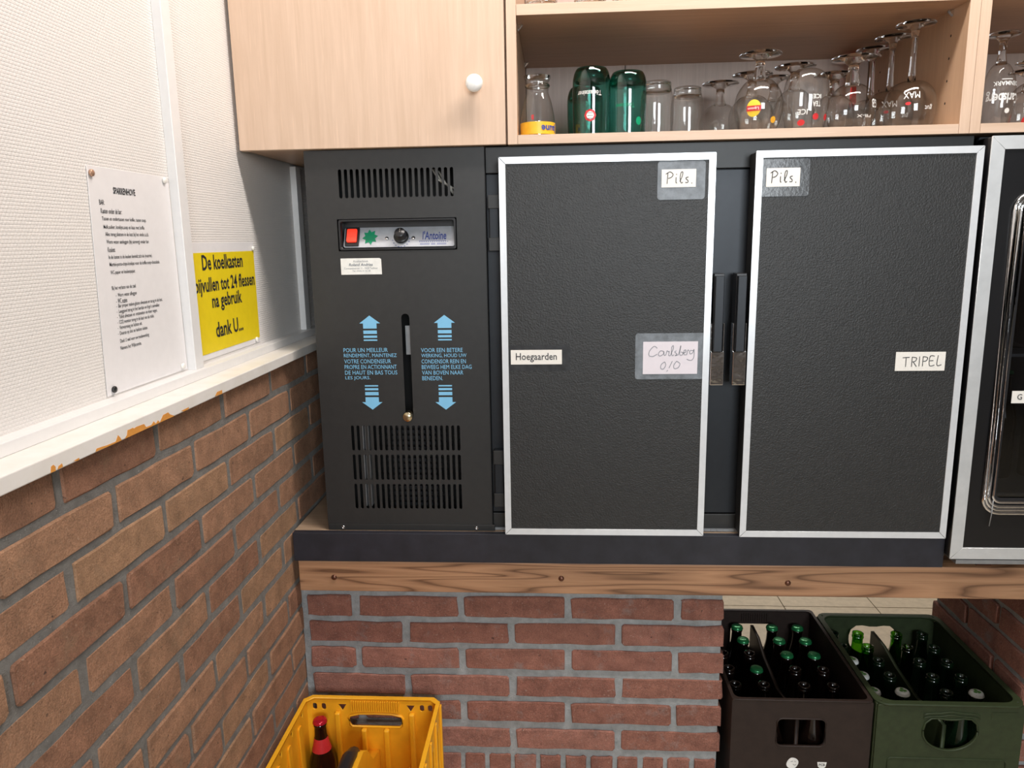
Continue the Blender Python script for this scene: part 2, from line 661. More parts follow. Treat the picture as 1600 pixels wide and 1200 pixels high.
def strokes(lines, w, basis, smooth=True):
    bm = bmesh.new()
    for ln in lines:
        if len(ln) == 1:
            x, y = ln[0]
            pts = [(x + w * .7 * math.cos(k), y + w * .7 * math.sin(k)) for k in [i * math.pi / 3 for i in range(6)]]
            bm.faces.new([bm.verts.new(basis(*p, 0)) for p in pts])
            continue
        ps = catmull(ln) if smooth and len(ln) > 2 else ln
        prev = None
        for i, p in enumerate(ps):
            a, b = ps[max(i - 1, 0)], ps[min(i + 1, len(ps) - 1)]
            dx, dy = b[0] - a[0], b[1] - a[1]
            L = math.hypot(dx, dy) or 1
            nx, ny = -dy / L * w / 2, dx / L * w / 2
            cur = (bm.verts.new(basis(p[0] + nx, p[1] + ny, 0)), bm.verts.new(basis(p[0] - nx, p[1] - ny, 0)))
            if prev:
                bm.faces.new((prev[0], prev[1], cur[1], cur[0]))
            prev = cur
    return bm


def poly_flat(pts, basis):
    bm = bmesh.new()
    bm.faces.new([bm.verts.new(basis(p[0], p[1], 0)) for p in pts])
    return bm


# bricks: a few irregular shapes per size, shared by the copies
def brick_mesh(L, H, D, rnd, rag=0.0016, bev=0.0014):
    """irregular brick: ragged rounded outline, worn front edge, body going back by D"""
    bm = bmesh.new()
    nx, c = 4, min(0.0055, L * 0.2)
    hx, hz = L / 2, H / 2
    bot = [(-hx + c + (L - 2 * c) * i / nx, -hz) for i in range(nx + 1)]
    top = [(x_, hz) for x_, _ in bot][::-1]
    loop = bot + [(hx - c * 0.25, -hz + c * 0.25), (hx, -hz + c), (hx, hz - c), (hx - c * 0.25, hz - c * 0.25)] + top + [(-hx + c * 0.25, hz - c * 0.25), (-hx, hz - c), (-hx, -hz + c), (-hx + c * 0.25, -hz + c * 0.25)]
    outer, inner, back = [], [], []
    for x, y in loop:
        px, py = x + rnd.uniform(-rag, rag), y + rnd.uniform(-rag, rag) * 0.8
        outer.append(bm.verts.new((px, bev * 1.6, py)))
        inner.append(bm.verts.new((px * (1 - 3 * bev / L), rnd.uniform(-.0005, .0005), py * (1 - 3 * bev / H))))
        back.append(bm.verts.new((px, D, py)))
    n = len(loop)
    for i in range(n):
        j = (i + 1) % n
        bm.faces.new((outer[i], outer[j], inner[j], inner[i]))
        bm.faces.new((back[i], back[j], outer[j], outer[i]))
    bm.faces.new(inner)
    me = bpy.data.meshes.new('brick')
    bmesh.ops.triangulate(bm, faces=[f for f in bm.faces if len(f.verts) > 4])
    bmesh.ops.recalc_face_normals(bm, faces=bm.faces)
    bm.to_mesh(me)
    bm.free()
    return me


BRICKS = {}
RB = random.Random(3)


def brick(parent, L, H, D, loc, rotz, mat, rag=0.0016):
    key = (round(L, 3), round(H, 3), round(D, 3), mat)
    if key not in BRICKS:
        BRICKS[key] = [brick_mesh(L, H, D, RB, rag) for _ in range(5)]
        for me in BRICKS[key]:
            me.materials.append(MATS[mat])
    o = bpy.data.objects.new('brick', RB.choice(BRICKS[key]))
    o.location = loc
    o.rotation_euler = (0, 0, rotz)
    COL.objects.link(o)
    o.parent = parent
    return o


# ------------------------------------------------------------------ the setting
# floor of vinyl tiles, joint lines recessed
fl = struct('floor', box((-0.6, -4.5, -0.05), (4.1, 4.1, -0.003)), 'tile_joint')
tile_me = bpy.data.meshes.new('floor_tile')
tb = box((0.0015, 0.0015, -0.003), (0.3085, 0.3085, 0.0), 0.0008)
tb.to_mesh(tile_me)
tb.free()
tile_me.materials.append(MATS['beige_tile'])
for i in range(-2, 9):
    for j in range(-7, 9):
        o = bpy.data.objects.new('floor_tile', tile_me)
        o.location = (0.11 + 0.31 * i, -0.005 + 0.31 * j, 0)
        COL.objects.link(o)
        o.parent = fl

WX = -0.051
# brick lower part of the left wall
wl = struct('wall_left', box((-0.12, -4.5, 0), (-0.0025, 0.56, 1.016)), 'grey_mortar', 'lower left wall of brown brick with grey mortar')
CH = 0.0617
for r in range(17):
    zb = 0.965 - CH * r
    if zb < -0.03:
        break
    ph = -0.718 if r % 2 == 0 else -0.618
    y = ph - 0.2145 * 5
    while y < 0.54:
        y0, y1 = y + 0.007, y + 0.2145 - 0.007
        y1 = min(y1, 0.555)
        if y1 - y0 > 0.03 and y1 > -1.75:
            L = y1 - y0
            z0 = max(zb, 0.002)
            brick(wl, L, zb + 0.0505 - z0, 0.09, (0.0 + RB.uniform(-.002, .002), (y0 + y1) / 2, (z0 + zb + 0.0505) / 2), math.pi / 2, 'brown_brick')
        y += 0.2145
# papered upper part, panels between white battens
wu = struct('wall_left_upper', box((-0.12, -4.5, 1.016), (WX, 0.56, 2.6)), 'woven_wallpaper', 'white woven wallpaper panels of the upper left wall')
st = struct('trim_1', box((WX, -4.5, 1.0175), (0.02, 0.56, 1.0368), 0.0015), 'sill_paint', 'white painted sill with orange paint chips')
CHIPS = [(6, 600, [(475, 835), (478, 775), (500, 758), (520, 775), (522, 815)]), (6, 600, [(540, 803), (548, 770), (580, 745), (590, 775)]), (6, 600, [(690, 722), (740, 692), (745, 708), (722, 722)]),
         (6, 600, [(895, 637), (905, 605), (950, 590), (1000, 575), (1085, 540), (1105, 480), (1125, 500), (1142, 530), (1080, 558), (1000, 594), (945, 615)]),
         (6, 600, [(1170, 517), (1190, 480), (1195, 430), (1210, 428), (1245, 410), (1255, 418), (1280, 400), (1350, 375), (1370, 405), (1420, 384), (1440, 350), (1462, 372), (1480, 340), (1500, 368), (1470, 385), (1320, 450)]),
         (3.2, 350, [(800, 1002), (815, 955), (840, 942), (850, 952), (873, 965)]), (3.2, 350, [(905, 935), (945, 915), (942, 926), (920, 940)]), (3.2, 350, [(1075, 862), (1085, 840), (1110, 830), (1112, 852)])]
for sc_, oy, pts in CHIPS:
    pp = [P(u / sc_, oy + v / sc_, 'X', 0.0201) for u, v in pts]
    obj('paint_chip', plate([[(p.y, max(p.z, 1.0182)) for p in pp]], 0.0003, side(0.0200)), 'orange_undercoat', st)
t2 = struct('trim_2', box((WX, -4.5, 1.0368), (-0.0276, 0.56, 1.0527), 0.0012), 'white_paint', 'white bottom batten above the sill')
t3 = struct('trim_3', box((WX, -0.300, 1.0527), (-0.0355, -0.272, 2.6), 0.001), 'white_paint', 'white vertical batten between wallpaper panels')
t4 = struct('trim_4', box((WX, 0.268, 1.0527), (-0.037, 0.30, 1.436), 0.001), 'white_paint', 'white vertical batten in the shaded corner')

# back wall above the opening
struct('wall_back', box((-0.12, 0.56, 0.587), (4.0, 0.62, 2.6)), 'plaster_dark')

# rest of the room around the photographer
struct('ceiling', box((-0.12, -4.5, 2.6), (4.1, 4.1, 2.7)), 'plaster_dark')
struct('wall_right', box((4.0, -4.5, 0), (4.1, 4.1, 2.6)), 'plaster_dark')
struct('wall_rear', box((-0.12, -4.6, 0), (4.1, -4.5, 2.6)), 'plaster_dark')
struct('wall_hall', box((-0.12, 4.0, 0), (4.1, 4.1, 2.6)), 'plaster_dark')

# red brick wall under the fridges
wf = struct('wall_front', box((0.0, 0.0035, 0), (0.9245, 0.385, 0.5165)), 'blue_grey_mortar', 'low red brick wall with blue grey mortar')
rows = [0.444, 0.381, 0.318, 0.2537, 0.189, 0.1225]
odd = [0.008, 0.122, 0.359, 0.594, 0.828, 0.93]
even = [0.008, 0.234, 0.468, 0.706, 0.93]
for i, zb in enumerate(rows):
    js = odd if i % 2 == 0 else even
    H = 0.0485
    for k in range(len(js) - 1):
        a = js[k] + (0.0065 if 0 < k else 0.005)
        b = js[k + 1] - (0.0065 if k < len(js) - 2 else RB.uniform(-.003, .003))
        brick(wf, round(b - a, 2), H, 0.1, ((a + b) / 2, RB.uniform(-.0025, .0015), zb + H / 2 + RB.uniform(-.001, .001)), 0, 'red_brick', 0.0022)
    for (y0, y1) in ((0.112, 0.24), (0.252, 0.388)) if i % 2 == 0 else ((0.112, 0.31), (0.322, 0.388)):
        brick(wf, round(y1 - y0, 2), H, 0.1, (0.93 + RB.uniform(-.003, .002), (y0 + y1) / 2, zb + H / 2), math.pi / 2, 'red_brick', 0.0022)
x = 0.006
while x < 0.90:
    brick(wf, 0.048, 0.098, 0.1, (x + 0.027, RB.uniform(-.003, .001), 0.056), 0, 'red_brick', 0.0022)
    x += 0.0578

# brick pier at the right
wp = struct('wall_pier', box((1.572, 0.006, 0), (2.0, 0.38, 0.5165)), 'blue_grey_mortar', 'dark brick pier right of the green crate')
for i, zb in enumerate(rows + [0.058, -0.006]):
    z0 = max(zb, 0.001)
    H = zb + 0.0485 - z0
    ys = ((-0.002, 0.224), (0.237, 0.386)) if i % 2 == 0 else ((-0.002, 0.105), (0.118, 0.386 - RB.uniform(0, .012)))
    for y0, y1 in ys:
        brick(wp, round(y1 - y0, 2), H, 0.1, (1.565 + RB.uniform(-.002, .002), (y0 + y1) / 2, z0 + H / 2), -math.pi / 2, 'red_brick', 0.0022)
    for k in range(2):
        brick(wp, 0.2, H, 0.1, (1.665 + 0.212 * k + (0.0 if i % 2 else 0.02), 0.0, z0 + H / 2), 0, 'red_brick', 0.0022)

# ------------------------------------------------------------------ beam and plinth
bt = thing('wooden_beam', 'long oak beam with bronze screws on top of the low brick wall', 'beam', (0.0115, -0.03, 0.517))
obj('board', box((0.0115, -0.03, 0.5175), (2.6, 0.03, 0.587), 0.002), 'beam_oak', bt)
for q in ((522, 902), (877, 904), (1231, 911)):
    p = P(*q, 'Y', -0.03)
    sc = lathe([(0.0062, 0.0), (0.0060, 0.0012), (0.0048, 0.0028), (0.0026, 0.0038), (0.0, 0.0041)], 16)
    for v in sc.verts:
        v.co = Vector((v.co.x, -v.co.z, v.co.y)) + p
    obj('screw_head', sc, 'bronze_screw', bt)
pl = thing('plinth', 'black painted plinth board between oak beam and the two-door fridge', 'plinth', (0.005, -0.03, 0.587))
obj('front_board', box((0.0045, -0.032, 0.5875), (1.357, -0.0165, 0.652), 0.001), 'black_board', pl)
obj('base_plate', box((0.0045, -0.0165, 0.5875), (1.357, 0.52, 0.6515)), 'raw_board', pl)

# ------------------------------------------------------------------ two-door fridge
FR = thing('bar_fridge', 'black two-door bar fridge with vented control panel on black plinth', 'fridge', (0.078, 0, 0.652))
PZ0, PZ1, PX0, PX1, PY = 0.6525, 1.4365, 0.078, 0.4325, -0.014


def vslot(x, z0, z1, w):
    r = w / 2
    return rrect(x - r, z0, x + r, z1, r * 0.98, 3)


loops = [[(PX0, PZ0 + 0.014), (PX1, PZ0 + 0.014), (PX1, PZ1), (PX0, PZ1)]]
for k in range(20):
    t = k / 19
    loops.append(vslot(0.1475 + t * (0.3685 - 0.1475), 1.345, 1.4005, 0.0066))
for zb, zt in ((0.829, 0.8835), (0.7645, 0.8205), (0.7005, 0.756)):
    for k in range(20):
        loops.append(vslot(0.1432 + k / 19 * (0.3665 - 0.1432), zb, zt, 0.0063))
loops.append(rrect(0.1365, 1.2425, 0.3755, 1.305, 0.001, 1))
loops.append(vslot(0.2652, 0.896, 1.1165, 0.0165))
obj('control_panel', plate(loops, 0.0015, front(PY)), 'black_steel', FR)
lip = obj('panel_lip', box((PX0 + 0.002, PY - 0.001, PZ0), (PX1 + 0.006, PY + 0.004, PZ0 + 0.0135), 0.0008), 'black_steel', FR)
for q in ((537, 828), (745, 828)):
    p = P(*q, 'Y', PY - 0.001)
    p.z = PZ0 + 0.006
    sc = lathe([(0.0036, 0), (0.0034, 0.001), (0.0022, 0.0017), (0.0018, 0.0009), (0, 0.0009)], 14)
    for v in sc.verts:
        v.co = Vector((v.co.x, -v.co.z, v.co.y)) + p
    obj('screw', sc, 'chrome', FR)
# folded sides of the compressor housing + dark interior
b = box((PX0, PY + 0.0016, PZ0), (PX0 + 0.0015, 0.5, PZ1))
obj('side_plate', b, 'black_steel', FR)
obj('machine_bay', box((PX0 + 0.004, 0.10, PZ0), (0.432, 0.5, 1.436)), 'hole_black', FR)
obj('bay_divider', box((0.4322, PY + 0.002, PZ0), (0.4338, 0.1, 1.436)), 'hole_black', FR)
obj('bay_floor', box((PX0 + 0.004, PY + 0.004, PZ0), (0.432, 0.1, PZ0 + 0.004)), 'grey_metal', FR)
for xx in (0.157, 0.168):
    obj('condenser_strip', box((xx - 0.004, 0.004, 0.70), (xx + 0.004, 0.03, 0.89)), 'grey_metal', FR)
b = bmesh.new()
for k in range(17):
    xx = 0.186 + 0.0112 * k
    for q in range(16):
        bx(b, (xx - 0.002, 0.022, 0.695 + q * 0.0125), (xx + 0.003, 0.03, 0.702 + q * 0.0125))
cf = obj('condenser_fins', b, 'satin_black', FR)
b = bmesh.new()
for dx, dz in ((0.0, 0.0), (0.008, -0.004), (-0.006, 0.003)):
    tube(b, [(0.33 + dx, 0.02, 1.40 + dz), (0.345 + dx, 0.012, 1.375 + dz), (0.362 + dx, 0.014, 1.365 + dz), (0.372, 0.02, 1.34 + dz)], 0.0018, 6)
obj('wire_bundle', b, 'cable_white', FR)
# control recess
rc = obj('control_recess', plate([rrect(0.1395, 1.2445, 0.3735, 1.3035, 0.003, 2), rrect(0.1425, 1.2475, 0.3705, 1.3005, 0.004, 2)], 0.03, front(PY - 0.002)), 'black_plastic', FR)
cpb = bmesh.new()
zt, zb = 1.288, 1.249


def incl(u, v, d):        # leaning plate inside the recess: lower edge near the front
    t = (v - zb) / (zt - zb)
    n = Vector((0, -0.84, 0.54))
    return Vector((u, -0.006 + 0.020 * t, v)) + n * d


obj('recess_back', box((0.1425, 0.0145, 1.2475), (0.3705, 0.02, 1.3005)), 'black_plastic', rc)
obj('control_plate', plate([rrect(0.1445, zb, 0.3695, zt, 0.004, 3)], 0.001, incl), 'plate_silver', rc)
sw = obj('switch_frame', plate([rrect(0.1475, zb + .002, 0.1755, zt - .001, 0.001, 1)], 0.004, incl), 'black_plastic', rc)
rk = plate([rrect(0.1515, zb + .008, 0.1715, zt - .006, 0.002, 2)], 0.004, lambda u, v, d: incl(u, v, d + 0.004))
obj('lit_rocker', rk, 'red_lit_switch', rc)
star = []
cxs, czs = 0.1975, 1.2685
for k in range(16):
    a = 2 * math.pi * k / 16 + 0.15
    r_ = (0.0155 if k % 2 == 0 else 0.0100)
    star.append((cxs + r_ * 1.02 * math.cos(a), czs + r_ * 0.98 * math.sin(a)))
obj('green_star', plate([star], 0.0008, lambda u, v, d: incl(u, v, d + 0.0012)), 'star_green', rc)
kb = lathe([(0.0150, 0), (0.0150, 0.004), (0.0135, 0.005), (0.0115, 0.0055), (0.0108, 0.017), (0.0098, 0.0185), (0, 0.0185)], 28)
kc = incl(0.2610, 1.268, 0.001)
nrm = Vector((0, -0.84, 0.54)).normalized()
q = nrm.to_track_quat('Z', 'Y')
for v in kb.verts:
    v.co = q @ v.co + kc
kn = obj('thermostat_knob', kb, 'black_plastic', rc)
ib = box((-0.0008, 0.0, 0.0186), (0.0008, 0.0095, 0.0190))
for v in ib.verts:
    v.co = q @ v.co + kc
obj('pointer_line', ib, 'chrome', kn)
for xx in (0.2315, 0.2855):
    sc = lathe([(0.004, 0), (0.0036, 0.0012), (0.0, 0.0018)], 12)
    for v in sc.verts:
        v.co = q @ v.co + incl(xx, 1.266, 0.0012)
    obj('plate_screw', sc, 'chrome', rc)
pr = [fit_text("l'Antoine", 0.304, 0.352, 1.262, 1.279, lambda u, v, d: incl(u, v, 0.0013), 0.02),
      fit_text('- - - - - - - - - - - - - -', 0.298, 0.356, 1.2575, 1.2588, lambda u, v, d: incl(u, v, 0.0013))]
for k, (u0, u1) in enumerate(((0.300, 0.318), (0.322, 0.330), (0.334, 0.352))):
    pr.append(fit_text('llllllll', u0, u1, 1.252, 1.2555, lambda u, v, d: incl(u, v, 0.0013)))
bmj = join_meshes('t', pr)
for f in ((0.297, 1.2597, 0.352, 1.2603),):
    bm2 = plate([rrect(*f, 0.0002, 1)], 0.0002, lambda u, v, d: incl(u, v, d + 0.0012))
    bmj.from_mesh(bm2)
for k in range(9):
    a = math.radians(195 + k * 20)
    p0 = (0.2610 + 0.0178 * math.cos(a), 1.2665 + 0.0178 * math.sin(a))
    bm2 = plate([[(p0[0] - .0012, p0[1] - .0006), (p0[0] + .0012, p0[1] - .0006), (p0[0] + .0012, p0[1] + .0006), (p0[0] - .0012, p0[1] + .0006)]], 0.0002, lambda u, v, d: incl(u, v, d + 0.0012))
    bmj.from_mesh(bm2)
obj('printed_lettering', bmj, 'blue_ink', rc)
# vertical rake slot fittings
obj('rake_guide', box((0.2605, 0.004, 1.03), (0.2705, 0.007, 1.09)), 'grey_metal', FR)
kb = lathe([(0.0085, 0), (0.0085, 0.016), (0.0095, 0.0165), (0.0100, 0.026), (0.0092, 0.0275), (0.0, 0.0275)], 24)
for v in kb.verts:
    v.co = Vector((v.co.x, -v.co.z + 0.0, v.co.y)) + Vector((0.2645, -0.005, 0.9055))
obj('brass_rake_knob', kb, 'brass', FR)
# blue print on the panel
pf = front(PY - 0.0004)


def arrow(cx, zt_, sgn, bm):
    # head then bars; sgn +1 points up from zt_
    hw, bw = 0.0215, 0.0140
    bm.faces.new([bm.verts.new(pf(cx + u, zt_ - sgn * v, 0)) for u, v in ((0, 0), (hw, 0.016), (bw, 0.016), (bw, 0.0265), (-bw, 0.0265), (-bw, 0.016), (-hw, 0.016))])
    for a, c in ((0.0305, 0.0375), (0.0410, 0.0455), (0.0490, 0.0518)):
        bm.faces.new([bm.verts.new(pf(cx + u, zt_ - sgn * v, 0)) for u, v in ((-bw, a), (bw, a), (bw, c), (-bw, c))])


for q, s in (((577, 493), 1), ((582.5, 640), -1), ((694, 492), 1), ((697, 640), -1)):
    p = P(*q, 'Y', PY)
    b = bmesh.new()
    arrow(p.x, p.z, s, b)
    obj('arrow_print', b, 'blue_print', FR)
fr_l = ['POUR UN MEILLEUR', 'RENDEMENT, MAINTENEZ', 'VOTRE CONDENSEUR', 'PROPRE EN ACTIONNANT', 'DE HAUT EN BAS TOUS', 'LES JOURS.']
nl_l = ['VOOR EEN BETERE', 'WERKING, HOUD UW', 'CONDENSOR REIN EN', 'BEWEEG HEM ELKE DAG', 'VAN BOVEN NAAR', 'BENEDEN.']
fr_r = [606, 620, 611, 620, 621, 579]
nl_r = [723, 729, 728, 737, 724, 692]
for lines, x0, x0b, rights in ((fr_l, 537, 540, fr_r), (nl_l, 658, 660, nl_r)):
    ms = []
    for i, (s, xr) in enumerate(zip(lines, rights)):
        yb = 550.5 + i * 8.75
        a = P(x0 + (x0b - x0) * i / 5, yb, 'Y', PY)
        c = P(xr, yb, 'Y', PY)
        ms.append(fit_text(s, a.x, c.x, a.z, a.z + 0.0086, pf, 0.0))
    obj('instruction_print', join_meshes('t', ms), 'blue_print', FR)

# cabinet of the fridge and door frame
obj('body', box((0.4345, 0.012, PZ0), (1.349, 0.5, 1.4365)), 'satin_black', FR)
obj('top_rail', box((0.4345, -0.008, 1.3875), (1.349, 0.0118, 1.4365), 0.001), 'black_steel', FR)
obj('bottom_rail', box((0.4345, -0.006, 0.6585), (1.349, 0.0118, 0.6895), 0.001), 'black_steel', FR)
obj('mullion', box((0.862, -0.003, 0.692), (0.947, 0.0118, 1.3855), 0.001), 'satin_black', FR)
obj('hinge_post', box((0.4345, -0.004, 0.692), (0.4625, 0.0118, 1.3855), 0.001), 'satin_black', FR)
obj('hinge_post', box((1.335, -0.004, 0.692), (1.349, 0.0118, 1.3855), 0.001), 'satin_black', FR)
b = bmesh.new()
for k in range(70):
    bx(b, (0.44 + 0.0129 * k, -0.010, 0.6530), (0.4495 + 0.0129 * k, -0.0085, 0.6578))
bx(b, (0.4345, -0.0085, 0.6525), (1.349, 0.011, 0.6582))
obj('vent_strip', b, 'grey_metal', FR)


def door(x0, x1, z0, z1, hinge_side):
    yb, yf = -0.0085, -0.0535
    d = obj('door', box((x0 + 0.001, yf, z0 + 0.001), (x1 - 0.001, yb, z1 - 0.001), 0.002), 'black_leatherette', FR)
    fw, t = 0.0125, 0.0022
    Lm = 0.0006
    o, i = [(x0, z0), (x1, z0), (x1, z1), (x0, z1)], [(x0 + fw, z0 + fw), (x1 - fw, z0 + fw), (x1 - fw, z1 - fw), (x0 + fw, z1 - fw)]
    for k in range(4):
        j = (k + 1) % 4
        ux, uz = (o[j][0] - o[k][0]), (o[j][1] - o[k][1])
        L = math.hypot(ux, uz)
        ux, uz = ux / L * Lm, uz / L * Lm
        lp = [(o[k][0] + ux, o[k][1] + uz), (o[j][0] - ux, o[j][1] - uz), (i[j][0] - ux, i[j][1] - uz), (i[k][0] + ux, i[k][1] + uz)]
        me = plate([lp], t, frontout(yf + 0.0002))
        bm = bmesh.new()
        bm.from_mesh(me)
        obj('edge_trim', bm, 'aluminium_white', d)
    return d


DL = door(0.4635, 0.867, 0.6615, 1.4122, -1)
DR = door(0.9395, 1.3445, 0.6600, 1.4130, 1)


def hinge(px, par, xs):
    for (y0, y1) in px:
        za, zc = P(768, y0, 'Y', -0.02).z, P(768, y1, 'Y', -0.02).z
        bm = bmesh.new()
        h = za - zc
        obj('hinge', box((xs[0], -0.024, zc), (xs[1], -0.0045, za), 0.0012), 'satin_black', FR)
        obj('hinge_leaf', box((xs[0] - 0.002, -0.027, za - h * 0.24), (xs[1] + 0.001, -0.0242, za), 0.0008), 'black_steel', FR)
        obj('hinge_leaf', box((xs[0] - 0.002, -0.027, zc), (xs[1] + 0.001, -0.0242, zc + h * 0.24), 0.0008), 'black_steel', FR)


hinge(((305, 392), (703, 790)), DL, (0.4415, 0.4595))
hinge(((294, 380), (700, 785)), DR, (1.3450, 1.3545))


def handle(xb, xc0, xc1, par):
    h = obj('handle', box((xb - 0.0082, -0.064, 1.041), (xb + 0.0082, -0.052, 1.186), 0.0012), 'satin_black', par)
    b = bmesh.new()
    bx(b, (xc0, -0.058, 0.9745), (xc1, -0.034, 1.0405), 0.0015)
    for xx in (xc0, xc1 - 0.002):
        bx(b, (xx, -0.052, 1.0405), (xx + 0.002, -0.034, 1.095), 0.0005)
    obj('chrome_bracket', b, 'chrome', h)
    obj('handle_back', box((xc0 + 0.003, -0.050, 1.042), (xc1 - 0.003, -0.02, 1.19), 0.001), 'black_plastic', h)


handle(0.8805, 0.8690, 0.8945, DL)
handle(0.9225, 0.9110, 0.9365, DR)


# ------------------------------------------------------------------ second fridge with glass door
F2 = thing('glass_door_fridge', 'black fridge with aluminium frame and chrome-edged glass door at right edge', 'fridge', (1.36, 0, 0.588))
gx0, gx1, gz0, gz1, gy = 1.3565, 2.02, 0.6165, 1.4295, -0.052
obj('body', box((1.362, 0.0, 0.606), (2.02, 0.02, 1.434)), 'satin_black', F2)
bdy = bmesh.new()
bx(bdy, (1.362, 0.02, 0.606), (1.38, 0.5, 1.434))
bx(bdy, (1.38, 0.48, 0.606), (2.02, 0.5, 1.434))
bx(bdy, (1.38, 0.02, 0.606), (2.02, 0.48, 0.62))
bx(bdy, (1.38, 0.02, 1.42), (2.02, 0.48, 1.434))
obj('cabinet_shell', bdy, 'satin_black', F2)
hole = rrect(1.412, 0.718, 1.965, 1.325, 0.03, 6)
F2b = F2.children[0]
bpy.data.objects.remove(F2b)
obj('face_frame', plate([rrect(1.362, 0.606, 2.02, 1.434, 0.002, 1), hole], 0.02, front(0.0)), 'satin_black', F2)
gd = obj('door', plate([rrect(gx0 + .001, gz0 + .001, gx1, gz1 - .001, 0.002, 1), hole], 0.046, front(gy)), 'gloss_black', F2)
fw = 0.0235
oo = [(gx0, gz0), (gx1, gz0), (gx1, gz1), (gx0, gz1)]
ii = [(gx0 + fw, gz0 + fw), (gx1 - fw, gz0 + fw), (gx1 - fw, gz1 - fw), (gx0 + fw, gz1 - fw)]
for k in range(4):
    j = (k + 1) % 4
    ux, uz = (oo[j][0] - oo[k][0]), (oo[j][1] - oo[k][1])
    L = math.hypot(ux, uz)
    ux, uz = ux / L * .0006, uz / L * .0006
    obj('door_frame', plate([[(oo[k][0] + ux, oo[k][1] + uz), (oo[j][0] - ux, oo[j][1] - uz), (ii[j][0] - ux, ii[j][1] - uz), (ii[k][0] + ux, ii[k][1] + uz)]], 0.003, frontout(gy + 0.0003)), 'aluminium', gd)
for k, off in enumerate((0.0, 0.0062, 0.0124, 0.021)):
    lp = rrect(1.408 + off, 0.714 + off, 1.969 - off, 1.329 - off, 0.032 - off * 0.8, 6)
    b = tube(bmesh.new(), [(u, gy - 0.0032 + off * 0.25, v) for u, v in lp], 0.0034, 8, True)
    obj('chrome_edging', b, 'chrome', gd)
obj('gasket', plate([rrect(1.410, 0.716, 1.967, 1.327, 0.03, 6), rrect(1.436, 0.742, 1.941, 1.301, 0.012, 6)], 0.004, front(gy + 0.004)), 'black_plastic', gd)
obj('glass_pane', plate([rrect(1.43, 0.736, 1.947, 1.307, 0.012, 5)], 0.004, front(gy + 0.009)), 'fridge_pane', gd)
ww = bmesh.new()
tube(ww, [(1.4255, gy - 0.008, 0.742), (1.4250, gy - 0.008, 0.712), (1.4240, gy - 0.006, 0.688)], 0.0009, 6)
obj('hanging_wire', ww, 'grey_metal', gd)
obj('foot_strip', box((1.372, -0.05, 0.604), (2.02, 0.0, 0.6125)), 'grey_metal', F2)
obj('foot_block', box((1.43, -0.02, 0.5875), (1.46, 0.05, 0.6055)), 'bronze_screw', F2)
obj('foot_block', box((1.90, -0.02, 0.5875), (1.93, 0.05, 0.6055)), 'bronze_screw', F2)

# ------------------------------------------------------------------ wall cabinets
CY, CB, CT = -0.03, 1.4375, 2.10
LC = thing('wall_cabinet', 'closed oak veneer wall cabinet with white knob above the vented panel', 'cabinet', (-0.043, 0, CB))
obj('carcass', box((-0.042, CY + 0.02, CB + 0.003), (0.4785, 0.41, CT), 0.001), 'oak_veneer_shaded', LC)
ld = obj('door', box((-0.0425, CY, CB + 0.0005), (0.4762, CY + 0.0185, CT), 0.0008), 'oak_veneer_vertical', LC)
kp = P(741, 130, 'Y', CY - 0.02)
kb = lathe(smooth_profile([(0.0075, 0), (0.0065, 0.006), (0.0085, 0.012), (0.0145, 0.018), (0.0160, 0.0235), (0.0130, 0.029), (0.006, 0.0315), (0.0, 0.032)], 4), 28)
for v in kb.verts:
    v.co = Vector((v.co.x + kp.x, CY - v.co.z, v.co.y + kp.z))
obj('knob', kb, 'porcelain', ld)

SB, ST, UB, UT, YB = 1.4375, 1.4545, 1.6655, 1.6845, 0.41


def shelf_unit(name, label, x0, x1, seam=None):
    u = thing(name, label, 'shelf', ((x0 + x1) / 2, 0, CB))
    for xa in (x0, x1 - 0.0185):
        sp_ = obj('side_panel', box((xa, CY + 0.0015, CB), (xa + 0.0185, YB, CT)), 'oak_side_shaded', u)
        obj('front_edge', box((xa, CY, CB), (xa + 0.0185, CY + 0.0015, CT), 0.0004), 'oak_veneer_vertical', sp_)  # front strip keeps the lit oak tone, faces behind carry painted shade
    for nm, za, zc, dy in (('bottom_board', SB, ST, 0.0), ('shelf_board', UB, UT, 0.001)):
        sp_ = obj(nm, box((x0 + 0.019, CY + 0.0015 + dy, za), (x1 - 0.019, YB - 0.0045, zc)), 'oak_veneer_shaded', u)
        obj('front_edge', box((x0 + 0.019, CY + dy, za), (x1 - 0.019, CY + 0.0015 + dy, zc), 0.0004), 'oak_veneer_horizontal', sp_)
    cuts = [x0 + 0.019] + ([seam] if seam else []) + [x1 - 0.019]
    for a, c in zip(cuts, cuts[1:]):
        obj('back_panel', box((a + 0.0012, YB - 0.004, ST), (c - 0.0012, YB + 0.004, CT)), 'back_board', u)
    for xx, sg in ((x0 + 0.0185, 1), (x1 - 0.0185, -1)):
        for yy in (0.03, 0.34):
            pb = box((xx, yy - 0.004, UB - 0.012), (xx + sg * 0.010, yy + 0.004, UB - 0.0003), 0.001)
            for v in pb.verts:
                if v.co.z < UB - 0.005 and abs(v.co.x - xx) > 0.005:
                    v.co.z += 0.009
            obj('shelf_pin', pb, 'chrome', u)
        for yy in (0.03, 0.34):
            for zz in (1.50, 1.54, 1.58, 1.62):
                hb = lathe([(0.0025, 0.0), (0.0, 0.0)], 10)
                for v in hb.verts:
                    v.co = Vector((xx + sg * 0.0002, yy + v.co.x, zz + v.co.y))
                obj('pin_hole', hb, 'hole_black', u)
    return u


U1 = shelf_unit('open_shelf_unit', 'open oak shelf unit holding upturned glasses above the fridge doors', 0.4802, 1.3268, 0.738)
U2 = shelf_unit('open_shelf_unit', 'second open oak shelf unit cut off by the right edge', 1.3274, 2.17)


